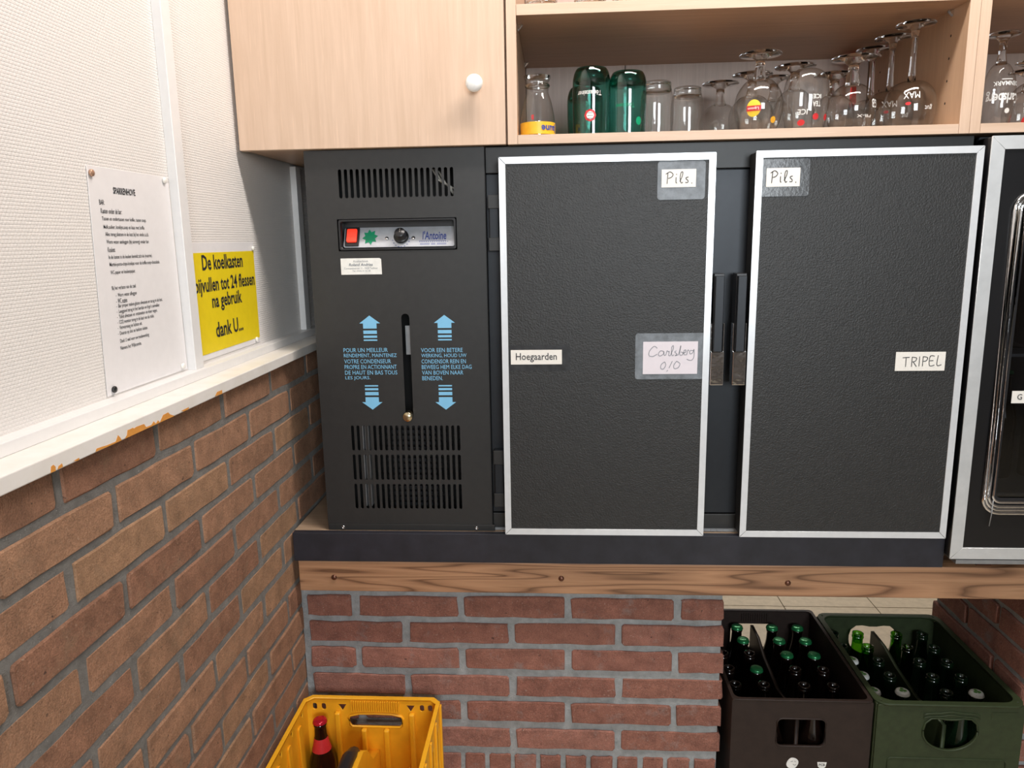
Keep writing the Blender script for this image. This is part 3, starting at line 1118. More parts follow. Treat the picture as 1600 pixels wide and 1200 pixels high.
# ------------------------------------------------------------------ glassware
def rfun_from(profile):
    def f(z):
        for (r0, z0), (r1, z1) in zip(profile, profile[1:]):
            lo, hi = min(z0, z1), max(z0, z1)
            if lo <= z <= hi and hi > lo:
                return r0 + (r1 - r0) * (z - z0) / (z1 - z0)
        return profile[-1][0]
    return f


def wrap(me, rf, base, eps=0.0006):
    """mesh in (u, v) metres -> round the glass: u along the front, v height; u=0 faces the camera side"""
    for v in me.vertices:
        r = rf(v.co.z) + eps
        a = v.co.x / r - math.pi / 2
        v.co = Vector((base[0] + r * math.cos(a), base[1] + r * math.sin(a), base[2] + v.co.z))
    return me


flat = lambda u, v, d: Vector((u, 0, v))


def wrap_text(body, u0, u1, v0, v1, rf, base, flip=True, bold=0.01):
    return wrap(fit_text(body, u0, u1, v0, v1, flat, bold, flip), rf, base)


def wrap_disc(cu, cv, r, rf, base, eps=0.0005, n=24, sy=1.0):
    bm = bmesh.new()
    c = bm.verts.new((cu, 0, cv))
    rings = []
    for k in range(1, 4):
        rings.append([bm.verts.new((cu + r * k / 3 * math.cos(2 * math.pi * i / n), 0, cv + sy * r * k / 3 * math.sin(2 * math.pi * i / n))) for i in range(n)])
    for i in range(n):
        j = (i + 1) % n
        bm.faces.new((c, rings[0][i], rings[0][j]))
        for k in range(2):
            bm.faces.new((rings[k][i], rings[k + 1][i], rings[k + 1][j], rings[k][j]))
    me = bpy.data.meshes.new('disc')
    bm.to_mesh(me)
    bm.free()
    return wrap(me, rf, base, eps)


def goblet(label, x, y, H, rb, hb, rfoot, rstem=0.006, rim=0.8, stem='solid_clear_glass', group='upturned stemmed glasses on the oak shelf', cat='glass', knop=0.0, z=ST):
    """upturned stemmed glass standing on its rim: bowl height hb, foot on top"""
    t = thing('stemmed_glass', label, cat, (x, y, z), group)
    prof = smooth_profile([(rb * rim, 0.0), (rb * (rim + (1 - rim) * .7), hb * 0.22), (rb, hb * 0.48), (rb * 0.90, hb * 0.74), (rb * 0.60, hb * 0.93), (rstem * 1.6, hb)], 5)
    obj('bowl', lathe(prof, 40, (x, y, z)), 'clear_glass', t)
    hs = H - hb
    pts = [(0.0, hb - 0.003), (rstem * 1.5, hb - 0.002), (rstem * 1.25, hb + hs * 0.12), (rstem + knop, hb + hs * 0.30), (rstem, hb + hs * 0.45), (rstem, hb + hs * 0.72), (rstem * 1.7, H - 0.008), (rfoot * 0.55, H - 0.0045), (rfoot * 0.97, H - 0.0030), (rfoot, H - 0.0015), (rfoot * 0.96, H), (0.0, H - 0.0012)]
    sp = lathe(pts, 32, (x, y, z))
    obj('stem_and_foot', sp, stem, t)
    return t, rfun_from(prof), (x, y, z)


def tumbler(label, x, y, H, prof, mat, base_mat=None, base_h=0.012, group='upturned tumblers on the oak shelf', z=ST, name='tumbler'):
    t = thing(name, label, 'glass', (x, y, z), group)
    pr = smooth_profile([(r, h * H) for r, h in prof], 5)
    obj('wall', lathe(pr, 40, (x, y, z)), mat, t)
    if base_mat:
        rt = pr[-1][0]
        f = rfun_from(pr)
        r0 = f(H - base_h) - 0.0008
        sb = [(0.0, H - base_h), (r0 * 0.9, H - base_h), (r0, H - base_h * 0.8)]
        sb += [(f(H - base_h * q_) - 0.0008, H - base_h * q_) for q_ in (0.6, 0.4, 0.2)]
        sb += [(max(rt - 0.0012, 0.001), H - 0.0004), (0.0, H - 0.0006)]
        obj('thick_base', lathe(sb, 32, (x, y, z)), base_mat, t)
    return t, rfun_from(pr), (x, y, z)


def px_x(px, Y, py=190):
    return P(px, py, 'Y', Y).x


def px_h(px, py, Y, z=ST):
    return P(px, py, 'Y', Y).z - z


# small flask shaped glass with yellow band
Y = 0.022
x = px_x(840, Y, 170)
H = px_h(840, 119, Y)
t, rf, bs = tumbler('clear flask-shaped glass with yellow band at the far left of the shelf', x, Y, H,
                    [(0.0335, 0), (0.0335, 0.18), (0.0325, 0.34), (0.027, 0.58), (0.0215, 0.72), (0.0215, 0.80), (0.0235, 0.845), (0.0215, 0.89), (0.0250, 0.95), (0.0265, 1.0)], 'clear_glass', None, group=None, name='flask_glass')
obj('rim_disc', lathe([(0, H - 0.006), (0.019, H - 0.006), (0.0262, H - 0.001), (0.0, H - 0.0005)], 32, bs), 'solid_clear_glass', t)
ring = tube(bmesh.new(), [(bs[0] + 0.0218 * math.cos(a), bs[1] + 0.0218 * math.sin(a), bs[2] + H * 0.84) for a in [2 * math.pi * k / 28 for k in range(28)]], 0.0028, 8, True)
obj('neck_ring', ring, 'solid_clear_glass', t)
band = bmesh.new()
prev = None
for k in range(41):
    a = 2 * math.pi * k / 40
    cur = [band.verts.new((bs[0] + 0.0341 * math.cos(a), bs[1] + 0.0341 * math.sin(a), bs[2] + z_)) for z_ in (0.004, 0.0265)]
    if prev:
        band.faces.new((prev[0], cur[0], cur[1], prev[1])).smooth = True
    prev = cur
obj('yellow_band', band, 'orange_print', t)
obj('band_lettering', wrap_text('Jaune', 0.008, 0.048, 0.007, 0.024, rf, bs, True, 0.03), 'blue_ink', t).location.y = -0.0008
obj('red_lettering', wrap_text('B', -0.012, -0.007, 0.030, 0.039, rf, bs, True, 0.03), 'red_print', t)

GP = [(0.0345, 0), (0.0355, 0.15), (0.0365, 0.5), (0.0365, 0.76), (0.0350, 0.86), (0.0315, 0.94), (0.0250, 0.985), (0.0, 1.0)]
Y = 0.03
x = px_x(924, Y)
H = px_h(924, 105, Y)
t, rf, bs = tumbler('dark green tumbler with red octagon badge and white lettering', x, Y, H, GP, 'green_tumbler_glass', 'solid_green_glass', 0.028, 'upturned green tumblers')
obj('white_lettering', wrap_text('Tönissteiner', -0.030, 0.018, 0.072, 0.081, rf, bs), 'white_print', t)
obj('red_badge', wrap_disc(-0.004, 0.036, 0.0115, rf, bs, 0.0006, 8), 'red_print', t)
obj('white_badge', wrap_disc(-0.004, 0.036, 0.0075, rf, bs, 0.0010, 8), 'white_print', t)
for k, (a, c) in enumerate(((-0.005, 0.001), (-0.008, 0.000), (-0.007, -0.001))):
    obj('badge_lettering', wrap_text('lllll', -0.009, 0.001, 0.0395 - 0.005 * k, 0.0412 - 0.005 * k, rf, (bs[0], bs[1] - 0.0007, bs[2])), 'black_ink', t)
Y = 0.04
x = px_x(980, Y)
H = px_h(980, 111, Y)
t, rf, bs = tumbler('dark green tumbler with pale crest, beside two clear tumblers', x, Y, H, GP, 'green_tumbler_glass', 'solid_green_glass', 0.028, 'upturned green tumblers')
obj('pale_crest', wrap_disc(0.020, 0.026, 0.006, rf, bs, 0.0006, 12, 1.3), 'star_green', t)
obj('pale_lettering', wrap_text('Tönissteiner', -0.028, 0.010, 0.050, 0.058, rf, bs), 'star_green', t)
Y = 0.125
x = px_x(914, Y)
tumbler('green tumbler half hidden behind the one with the red badge', x, Y, px_h(905, 136, Y), GP, 'green_tumbler_glass', 'solid_green_glass', 0.028, 'upturned green tumblers')
CP = [(0.031, 0), (0.0325, 0.3), (0.033, 0.6), (0.031, 0.76), (0.0285, 0.82), (0.0275, 0.85), (0.0275, 0.92), (0.0245, 0.985), (0.0, 1.0)]
Y = 0.085
tumbler('clear tumbler with narrow foot, right next to the green tumblers', px_x(1026, Y), Y, px_h(1028, 127, Y), CP, 'clear_glass', 'solid_clear_glass', 0.022, 'upturned clear tumblers')
Y = 0.105
tumbler('shorter clear tumbler with narrow foot, nearer the balloon glasses', px_x(1073, Y), Y, px_h(1073, 136, Y), CP, 'clear_glass', 'solid_clear_glass', 0.020, 'upturned clear tumblers')

# stemmed glasses
Y = 0.048
t, rf, bs = goblet('clear goblet with round yellow badge, upturned on the shelf', px_x(1184, Y), Y, px_h(1187, 84, Y), 0.0455, 0.103, 0.040, 0.0085, 0.66, knop=0.002)
obj('yellow_badge', wrap_disc(-0.020, 0.043, 0.0135, rf, bs, 0.0007, 24, 1.15), 'yellow_print', t)
bar = bmesh.new()
vs_ = [[bar.verts.new((-0.0335 + 0.0027 * k, 0, z_)) for z_ in (0.0378, 0.0475)] for k in range(11)]
for a_, c_ in zip(vs_, vs_[1:]):
    bar.faces.new((a_[0], c_[0], c_[1], a_[1]))
bme = bpy.data.meshes.new('bar')
bar.to_mesh(bme)
bar.free()
obj('red_badge_bar', wrap(bme, rf, bs, 0.0013), 'red_print', t)
obj('badge_lettering', wrap_text('Lipton', -0.0315, -0.011, 0.0395, 0.0460, rf, (bs[0], bs[1] - 0.0016, bs[2])), 'white_print', t)
obj('orange_badge', wrap_disc(0.020, 0.022, 0.006, rf, bs, 0.0006, 12), 'orange_print', t)
Y = 0.052
BG = [(0.034, 0), (0.040, 0.25), (0.0425, 0.5), (0.0405, 0.74), (0.033, 0.90), (0.020, 0.975), (0.0, 1.0)]
t, rf, bs = tumbler('big round clear glass with white and red print, beside the yellow-badged goblet', px_x(1257, Y), Y, px_h(1257, 107, Y), BG, 'clear_glass', None, group='upturned stemmed glasses on the oak shelf', name='balloon_glass')
obj('white_lettering', wrap_text('ICE', 0.000, 0.016, 0.058, 0.066, rf, bs), 'white_print', t)
obj('white_lettering', wrap_text('TEA', 0.000, 0.016, 0.044, 0.053, rf, bs), 'white_print', t)
obj('white_lettering', wrap_text('ICE', -0.026, -0.008, 0.030, 0.040, rf, bs), 'white_print', t)
obj('red_badge', wrap_disc(0.008, 0.026, 0.006, rf, bs, 0.0006, 12), 'red_print', t)
obj('red_badge', wrap_disc(0.034, 0.026, 0.006, rf, bs, 0.0006, 12), 'red_print', t)
obj('red_badge', wrap_disc(-0.018, 0.016, 0.007, rf, bs, 0.0006, 12, 0.8), 'red_print', t)
Y = 0.052
t, rf, bs = goblet('wide clear goblet with short stem just left of the wine glasses', px_x(1328, Y), Y, px_h(1329, 90, Y), 0.0450, 0.088, 0.042, 0.0095, 0.74, knop=0.003)
obj('white_lettering', wrap_text('PB-X', -0.004, 0.026, 0.022, 0.027, rf, bs), 'white_print', t)
obj('white_lettering', wrap_text('GB', 0.026, 0.044, 0.040, 0.056, rf, bs), 'white_print', t)
zs = P(1427, 37, 'Y', 0.05).z - ST
for i, (yy, lab) in enumerate(((0.05, 'tall-stemmed wine glass with white lettering and red mark, nearest the divider front'), (0.146, 'second wine glass of the row along the divider'), (0.241, 'third wine glass of the row along the divider'))):
    t, rf, bs = goblet(lab, 1.2520, yy, zs, 0.0465, 0.092, 0.0355, 0.0050, 0.84)
    if i < 2:
        obj('white_lettering', wrap_text('MAX', -0.030, -0.002, 0.053, 0.065, rf, bs, True, 0.0), 'white_print', t)
        obj('red_mark', wrap_disc(-0.022, 0.044, 0.005, rf, bs, 0.0006, 12, 0.6), 'red_print', t)
        obj('white_mark', wrap_text('gut', 0.008, 0.024, 0.032, 0.042, rf, bs, True, 0.0), 'white_print', t)
goblet('wine glass with red stem at the back of the shelf', 1.2560, 0.352, P(1347, 90, 'Y', 0.350).z - ST, 0.043, 0.090, 0.034, 0.0062, 0.84, 'solid_red_glass')
for xx, py, yy, rb, lab in ((1126, 130, 0.285, 0.045, 'clear goblet in the back row behind the shorter clear tumbler'), (1176, 116, 0.155, 0.045, 'clear goblet right behind the yellow-badged goblet'),
                            (1243, 103, 0.150, 0.041, 'clear goblet right behind the big round glass'), (1305, 116, 0.155, 0.041, 'clear goblet behind the wide short-stemmed goblet'),
                            (1210, 122, 0.26, 0.044, 'clear goblet in the back row between the two badged glasses')):
    h = px_h(xx, py, yy)
    goblet(lab, px_x(xx, yy, py), yy, h, rb, h * 0.68, 0.041, 0.009, 0.72)
# right unit
Y = 0.05
x = px_x(1551, Y)
H = px_h(1559, 53, Y)
t, rf, bs = goblet('tall clear beer glass with white lettering in the right shelf unit', x + 0.005, Y, H, 0.0295, 0.118, 0.0285, 0.0065, 0.72, group='glasses in the right shelf unit')
obj('white_lettering', wrap_text('DENMARK', -0.024, 0.024, 0.074, 0.082, rf, bs), 'white_print', t)
obj('white_lettering', wrap_text('_______', -0.010, 0.010, 0.085, 0.0862, rf, bs), 'white_print', t)
obj('white_lettering', wrap_text('Carlsberg', -0.036, 0.028, 0.042, 0.066, rf, bs, True, 0.02), 'white_print', t)
obj('white_leaf', wrap_disc(0.004, 0.029, 0.005, rf, bs, 0.0006, 7), 'white_print', t)
for xx, yy, rb, hh, lab in ((1600, 0.19, 0.042, 0.13, 'clear goblet behind the tall lettered beer glass'), (1612, 0.07, 0.046, 0.125, 'clear glass with red print at the right edge of the photo')):
    t, rf, bs = goblet(lab, px_x(xx, yy), yy, hh, rb, hh * 0.7, 0.038, 0.008, 0.8, group='glasses in the right shelf unit')
    if yy < 0.1:
        obj('red_badge', wrap_disc(-0.030, 0.012, 0.010, rf, bs, 0.0006, 12), 'red_print', t)
# glasses on the upper shelf: only their feet show
for xx, lab in ((846, 'clear glass on the upper shelf, leftmost'), (922, 'clear glass on the upper shelf, second from left'), (982, 'clear glass on the upper shelf, third from left')):
    Y = 0.012
    xw = P(xx, 2, 'Y', Y).x
    t, rf, bs = tumbler(lab, xw, Y, 0.13, [(0.030, 0), (0.031, 0.4), (0.033, 1.0)], 'clear_glass', None, group='glasses on the upper shelf', z=UT + 0.0003)
    obj('glass_foot', lathe([(0, 0.0), (0.0292, 0.0), (0.0298, 0.012), (0.0, 0.013)], 28, bs), 'solid_clear_glass', t)
    obj('white_lettering', wrap_text('lll', -0.012, 0.010, 0.016, 0.034, rf, bs), 'white_print', t)


# ------------------------------------------------------------------ paper labels taped on the doors
def label_thing(label, rect_px, tape_px, tape_mat, paper_mat, yplane, tilt=0.0):
    (x0, y0, x1, y1) = rect_px
    a, c = P(x0, y0, 'Y', yplane), P(x1, y1, 'Y', yplane)
    t = thing('paper_label', label, 'label', ((a.x + c.x) / 2, yplane, c.z), None)
    if tape_px:
        ta, tc = P(tape_px[0], tape_px[1], 'Y', yplane), P(tape_px[2], tape_px[3], 'Y', yplane)
        pts = rrect(ta.x, tc.z, tc.x, ta.z, 0.005, 2)
        obj('clear_tape', plate([pts], 0.0003, frontout(yplane - 0.0002)), tape_mat, t)
    obj('paper', plate([rrect(a.x, c.z, c.x, a.z, 0.0004, 1)], 0.0004, frontout(yplane - 0.0006)), paper_mat, t)
    return t, a, c


DY = -0.0537


def unitmap(a, c, yp):
    return lambda u, v, d: Vector((a.x + u * (c.x - a.x), yp, c.z + v * (a.z - c.z)))


def ustrokes(lines, a, c, w, yp):
    W_, H_ = c.x - a.x, a.z - c.z
    ls = [[(a.x + u * W_, c.z + v * H_) for u, v in ln] for ln in lines]
    return strokes(ls, w, front(yp))


PILS = [[(0.16, 0.2), (0.18, 0.8)], [(0.12, 0.74), (0.24, 0.86), (0.33, 0.72), (0.28, 0.56), (0.19, 0.5)], [(0.42, 0.56), (0.42, 0.28), (0.45, 0.24)], [(0.43, 0.72)],
        [(0.53, 0.32), (0.60, 0.62), (0.61, 0.84), (0.56, 0.80), (0.54, 0.5), (0.57, 0.24), (0.62, 0.28)], [(0.78, 0.56), (0.71, 0.52), (0.72, 0.44), (0.77, 0.36), (0.76, 0.26), (0.69, 0.26)], [(0.88, 0.22)]]
t, a, c = label_thing('small white label reading Pils. on the left fridge door', (1034, 265, 1087, 292), (1028, 252, 1101, 311), 'tape_grey', 'cream_paper', DY)
obj('handwriting', ustrokes(PILS, a, c, 0.0013, DY - 0.0013), 'black_ink', t)
t, a, c = label_thing('small white label reading Pils. on the right fridge door', (1198, 263, 1249, 291), (1186, 249, 1263, 306), 'tape_dark', 'cream_paper', DY)
obj('handwriting', ustrokes(PILS, a, c, 0.0015, DY - 0.0013), 'black_ink', t)
t, a, c = label_thing('printed white label reading Hoegaarden on the left fridge door', (798, 547, 878, 569), (791, 540, 891, 579), 'tape_dark', 'cream_paper', DY)
obj('print', fit_text('Hoegaarden', a.x + 0.010, c.x - 0.010, c.z + 0.0045, a.z - 0.006, front(DY - 0.0013), 0.008), 'black_ink', t)
t, a, c = label_thing('white label handwritten Carlsberg on the left fridge door', (1005, 534, 1089, 584), (993, 521, 1100, 592), 'tape_grey', 'lilac_paper', DY)
CARL = [[(0.26, 0.80), (0.20, 0.86), (0.12, 0.72), (0.11, 0.58), (0.18, 0.55), (0.26, 0.62)],
        [(0.38, 0.70), (0.32, 0.72), (0.28, 0.62), (0.31, 0.56), (0.37, 0.62), (0.38, 0.70), (0.39, 0.58), (0.42, 0.60)],
        [(0.42, 0.60), (0.44, 0.72), (0.46, 0.69), (0.48, 0.70), (0.47, 0.58), (0.50, 0.57)], [(0.50, 0.57), (0.55, 0.78), (0.55, 0.88), (0.52, 0.80), (0.53, 0.58), (0.57, 0.60)],
        [(0.61, 0.72), (0.58, 0.68), (0.62, 0.62), (0.59, 0.57), (0.65, 0.60)], [(0.65, 0.60), (0.69, 0.88), (0.67, 0.62), (0.71, 0.58), (0.73, 0.66), (0.69, 0.68)],
        [(0.73, 0.64), (0.78, 0.68), (0.78, 0.74), (0.75, 0.72), (0.75, 0.60), (0.80, 0.60)], [(0.80, 0.60), (0.82, 0.74), (0.84, 0.71)],
        [(0.92, 0.72), (0.86, 0.72), (0.86, 0.62), (0.91, 0.66), (0.93, 0.76), (0.93, 0.52), (0.88, 0.42), (0.80, 0.46)],
        [(0.40, 0.38), (0.34, 0.30), (0.33, 0.18), (0.38, 0.16), (0.42, 0.28), (0.40, 0.38)], [(0.54, 0.40), (0.48, 0.18)], [(0.46, 0.12), (0.44, 0.08)],
        [(0.62, 0.40), (0.57, 0.28), (0.58, 0.17), (0.65, 0.20), (0.68, 0.32), (0.62, 0.40)]]
obj('handwriting', ustrokes(CARL, a, c, 0.0011, DY - 0.0013), 'pale_ink', t)
t, a, c = label_thing('white label handwritten TRIPEL on the right fridge door', (1400, 550, 1475, 579), None, 'tape_dark', 'cream_paper', DY)
TRIP = [[(0.14, 0.70), (0.28, 0.72)], [(0.21, 0.71), (0.21, 0.22)], [(0.33, 0.22), (0.33, 0.74)], [(0.33, 0.73), (0.42, 0.68), (0.40, 0.52), (0.34, 0.48)], [(0.36, 0.47), (0.43, 0.22)], [(0.48, 0.76), (0.48, 0.24)],
        [(0.55, 0.24), (0.55, 0.76)], [(0.55, 0.75), (0.64, 0.70), (0.62, 0.54), (0.56, 0.50)], [(0.78, 0.78), (0.69, 0.76), (0.69, 0.28), (0.79, 0.30)], [(0.69, 0.53), (0.76, 0.54)], [(0.85, 0.82), (0.84, 0.30), (0.93, 0.32)]]
obj('handwriting', ustrokes(TRIP, a, c, 0.0014, DY - 0.0013), 'black_ink', t)
# service sticker on the panel
a, c = P(532, 404, 'Y', PY), P(597, 428.5, 'Y', PY)
t = thing('service_sticker', 'small white printed sticker below the control recess', 'sticker', ((a.x + c.x) / 2, PY, c.z))
obj('sticker', plate([[(a.x, c.z), (c.x, c.z), (c.x - 0.0005, a.z - 0.002), (c.x - 0.004, a.z), (a.x, a.z)]], 0.0003, frontout(PY - 0.0001)), 'white_print', t)
W_, H_ = c.x - a.x, a.z - c.z
ms = []
for s, u0, u1, v0, v1, bo, sh in (('Koeltechniek', 0.32, 0.68, 0.76, 0.88, 0, 0), ('Roland Andries', 0.2, 0.78, 0.52, 0.70, 0.02, 0.2), ('Constantinstraat 11 - 9420 Terhout', 0.08, 0.90, 0.33, 0.45, 0, 0), ('Tel. (053) 21 52 28', 0.28, 0.72, 0.15, 0.27, 0, 0)):
    ms.append(fit_text(s, a.x + u0 * W_, a.x + u1 * W_, c.z + v0 * H_, c.z + v1 * H_, front(PY - 0.0007), bo, False, sh))
for m_ in ms:
    obj('print', m_, 'pale_ink', t)
# G label on the glass of the second fridge
a, c = P(1582, 611, 'Y', gy + 0.008), P(1618, 630, 'Y', gy + 0.008)
t = thing('paper_label', 'white label starting with G on the glass door', 'label', (a.x, gy, c.z))
obj('paper', plate([rrect(a.x, c.z, c.x, a.z, 0.0004, 1)], 0.0004, frontout(gy + 0.0085)), 'cream_paper', t)
obj('print', fit_text('G', a.x + 0.010, a.x + 0.019, c.z + 0.007, a.z - 0.006, front(gy + 0.0075), 0.005), 'black_ink', t)


# ------------------------------------------------------------------ notices on the left wall
def wallpt(px, py, X):
    p = P(px, py, 'X', X)
    return p.y, p.z


NX = WX + 0.0015
ns = thing('notice_sheet', 'white laminated notice sheet of printed rules pinned above the sill', 'notice', (NX, -0.41, 1.057))
ya0, za0 = wallpt(135, 258, NX)
ya1, za1 = wallpt(170, 618, NX)
yb0, zb0 = wallpt(259, 277, NX)
yb1, zb1 = wallpt(310, 567, NX)
yb0, yb1 = -0.305, -0.302
obj('laminate', plate([[(ya1 - 0.003, 1.0555), (yb1, 1.0555), (yb0, zb0), (ya0, za0)]], 0.0008, side(NX - 0.0008)), 'white_paper', ns)
lines = [(177, 303, 211, 'SPARRENHOVE', 6.4, .02), (155, 318.5, 163, 'BAR:', 4.2, 0), (157.5, 332, 190, 'Kasten onder de bar:', 4.2, 0), (159.5, 345, 228, 'Tassen en ondertassen voor koffie, tassen soep.', 4.2, 0),
         (162, 358, 226, 'Melk,suiker, koekjes,soep en kaas met koffie.', 4.2, 0), (164.5, 369.5, 232, 'Alles terug plaatsen in de kast bij het einde a.u.b.', 4.2, 0), (166.5, 381.5, 233, 'Warm water aanleggen (bij aanvang) onder bar.', 4.2, 0),
         (168.5, 393, 180, 'Keuken:', 4.2, 0), (170, 405.5, 238, 'In de kasten in de keuken bevindt zich de (reserve).', 4.2, 0), (171.5, 417, 250, 'Martini-porto-chips-koekjes voor de koffie-soep-chocolade.', 4.2, 0),
         (173, 429.5, 212, 'WC-papier en keukenpapier.', 4.2, 0), (175, 454, 213, 'Bij het verlaten van de zaal:', 4.2, 0), (181, 465, 214, '-  Warm water afleggen', 4.2, 0), (181.5, 473.5, 199, '-  WC nazien', 4.2, 0),
         (182, 482, 255, '-  Bar proper maken,glazen afwassen en terug in de kast.', 4.2, 0), (182.5, 490.5, 250, "-  Leeggoed terug in het berdan en frigo's aanvullen", 4.2, 0), (183, 499, 247, '-  Tafels afwassen en ontsmetten en vloer vegen.', 4.2, 0),
         (183.5, 507.5, 242, '-  CO2 monitor terug in de kast van de radio.', 4.2, 0), (184, 516, 223, '-  Verwarming en lichten uit.', 4.2, 0), (184.5, 525, 232, '-  Deuren op slot en hekken sluiten.', 4.2, 0), (188, 536.5, 234, 'Dank U wel voor uw medewerking', 4.2, 0), (188.5, 547.5, 222, 'Namens het Wijkcomite.', 4.2, 0)]
ms = []
for (x0, yb_, x1, s, h, bo) in lines:
    y0, z0 = wallpt(x0, yb_, NX)
    y1, _ = wallpt(x1, yb_, NX)
    hh = (0.0095 if h > 5 else 0.0060)
    ms.append(fit_text(s, y0, y1, z0 - (0.001 if h < 5 else 0), z0 + hh, side(NX + 0.0004), bo + 0.004))
obj('print', join_meshes('t', ms[:11]), 'black_ink', ns)
obj('print', join_meshes('t', ms[11:]), 'black_ink', ns)

yl = thing('notice_sheet', 'yellow laminated sign with bold black text beside the white batten', 'sign', (NX, -0.12, 1.067))
obj('laminate', plate([[(-0.262, 1.0585), (0.014, 1.0585), (0.017, 1.2635), (-0.258, 1.2635)]], 0.0006, side(NX - 0.0008)), 'tape_clear' if 'tape_clear' in MATS else 'white_paper', yl)
obj('yellow_sheet', plate([[(-0.260, 1.0685), (0.0105, 1.0685), (0.013, 1.2460), (-0.257, 1.2460)]], 0.0004, side(NX)), 'yellow_paper', yl)
ms = []
for x0, yb_, x1, yb1_, s, hpx in ((316, 423, 379, 417, 'De koelkasten', 18), (306, 461, 397, 441, 'bijvullen tot 24 flessen', 20), (332, 483, 378, 474, 'na gebruik', 18), (338, 528, 380, 516, 'dank U...', 19)):
    y0, z0 = wallpt(x0, yb_, NX)
    y1, z1 = wallpt(x1, yb1_, NX)
    if s.startswith('bij'):
        y0 -= 0.002
    zt_ = z0 + {'De koelkasten': 0.027, 'bijvullen tot 24 flessen': 0.034, 'na gebruik': 0.033, 'dank U...': 0.028}[s]
    desc = 0.006 if s in ('bijvullen tot 24 flessen', 'na gebruik') else 0.0
    ms.append(fit_text(s, y0, y1, z0 - desc, zt_ - desc, side(NX + 0.0009), 0.02))
for m_ in ms:
    obj('print', m_, 'black_ink', yl)


def pin(px, py, mat, label, X=NX + 0.0006):
    y, z = wallpt(px, py, X)
    b = lathe(smooth_profile([(0.0045, 0.0), (0.0048, 0.0018), (0.0038, 0.0036), (0.0, 0.0044)], 3), 16)
    for v in b.verts:
        v.co = Vector((X + v.co.z, y + v.co.x, z + v.co.y))
    o = obj('push_pin', b, mat)
    tag(o, label, 'push pin', 'push pins on the left wall')


pin(141.5, 270, 'pin_copper', 'copper push pin at the top left corner of the white notice')
pin(256, 282, 'pin_white', 'white push pin at the top right corner of the white notice')
pin(177.5, 608.5, 'pin_black', 'black push pin at the bottom left corner of the white notice')
pin(285, 572, 'pin_white', 'white push pin at the bottom right corner of the white notice')
pin(394.5, 388, 'pin_white', 'white push pin at the top right corner of the yellow sign')
pin(400.5, 530, 'pin_white', 'white push pin at the bottom right corner of the yellow sign')


# ------------------------------------------------------------------ crates and bottles
def bottle_parts(mat, cap):
    prof = smooth_profile([(0.0, 0.0), (0.024, 0.0), (0.0285, 0.004), (0.0290, 0.02), (0.0290, 0.12), (0.0270, 0.142), (0.0190, 0.170), (0.0140, 0.195), (0.0128, 0.215), (0.0128, 0.222)], 3)
    prof += [(0.0142, 0.223), (0.0142, 0.227), (0.0128, 0.228), (0.0128, 0.230), (0.0138, 0.231), (0.0138, 0.2355), (0.0110, 0.236), (0.0098, 0.2355), (0.0098, 0.21)]
    return lathe(prof, 24)


def cap_mesh():
    bm = bmesh.new()
    n = 42
    rings = []
    for (r, z, cr) in ((0.0160, 0.2295, 1), (0.0150, 0.2325, 0.5), (0.0140, 0.2352, 0), (0.0122, 0.2366, 0), (0.006, 0.2372, 0)):
        rings.append([bm.verts.new(((r - cr * 0.0008 * (k % 2)) * math.cos(2 * math.pi * k / n), (r - cr * 0.0008 * (k % 2)) * math.sin(2 * math.pi * k / n), z)) for k in range(n)])
    for A, B in zip(rings, rings[1:]):
        for k in range(n):
            bm.faces.new((A[k], A[(k + 1) % n], B[(k + 1) % n], B[k])).smooth = True
    bm.faces.new(rings[-1])
    return bm


PROTO = {}


def bottle(label, cat_mat, cap, loc, group, extra=None, tilt=(0, 0, 0)):
    t = thing('beer_bottle', label, 'bottle', loc, group)
    t.rotation_euler = tilt
    key = cat_mat
    if key not in PROTO:
        o = obj('bottle_body', bottle_parts(None, None), cat_mat)
        PROTO[key] = o.data
        bpy.data.objects.remove(o)
    o = bpy.data.objects.new('bottle_body', PROTO[key])
    COL.objects.link(o)
    o.parent = t
    if cap:
        if cap not in PROTO:
            c_ = obj('bottle_cap', cap_mesh(), cap)
            PROTO[cap] = c_.data
            bpy.data.objects.remove(c_)
        c_ = bpy.data.objects.new('bottle_cap', PROTO[cap])
        COL.objects.link(c_)
        c_.parent = t
        if cap == 'white_cap':
            if 'leaf' not in PROTO:
                b = bmesh.new()
                for k in range(3):
                    a = math.pi / 2 + k * 2 * math.pi / 3
                    cx, cy = 0.0048 * math.cos(a), 0.0048 * math.sin(a)
                    b.faces.new([b.verts.new((cx + 0.0040 * math.cos(q), cy + 0.0040 * math.sin(q), 0.2377)) for q in [i * math.pi / 6 for i in range(12)]])
                b.faces.new([b.verts.new(p) for p in ((-0.0007, 0, 0.2377), (0.0007, 0, 0.2377), (0.0022, -0.009, 0.2377), (0.0010, -0.009, 0.2377))])
                m_ = obj('clover_print', b, 'clover_green')
                PROTO['leaf'] = m_.data
                bpy.data.objects.remove(m_)
            m_ = bpy.data.objects.new('clover_print', PROTO['leaf'])
            COL.objects.link(m_)
            m_.parent = c_
    return t


def crate_floor(t, x0, x1, y0, y1, mat, xs, ys):
    b = bmesh.new()
    bx(b, (x0 + 0.006, y0 + 0.006, 0.001), (x1 - 0.006, y1 - 0.006, 0.010))
    obj('crate_floor', b, mat, t)


def dividers(t, x0, x1, y0, y1, xs, ys, mat, ztop):
    for xx in xs:
        obj('cell_divider', box((xx - 0.0012, y0 + 0.008, 0.010), (xx + 0.0012, y1 - 0.008, ztop), 0.0008), mat, t)
    b = bmesh.new()
    for yy in ys:
        obj('cell_divider', box((x0 + 0.008, yy - 0.0012, 0.010), (x1 - 0.008, yy + 0.0012, ztop - 0.003), 0.0008), mat, t)


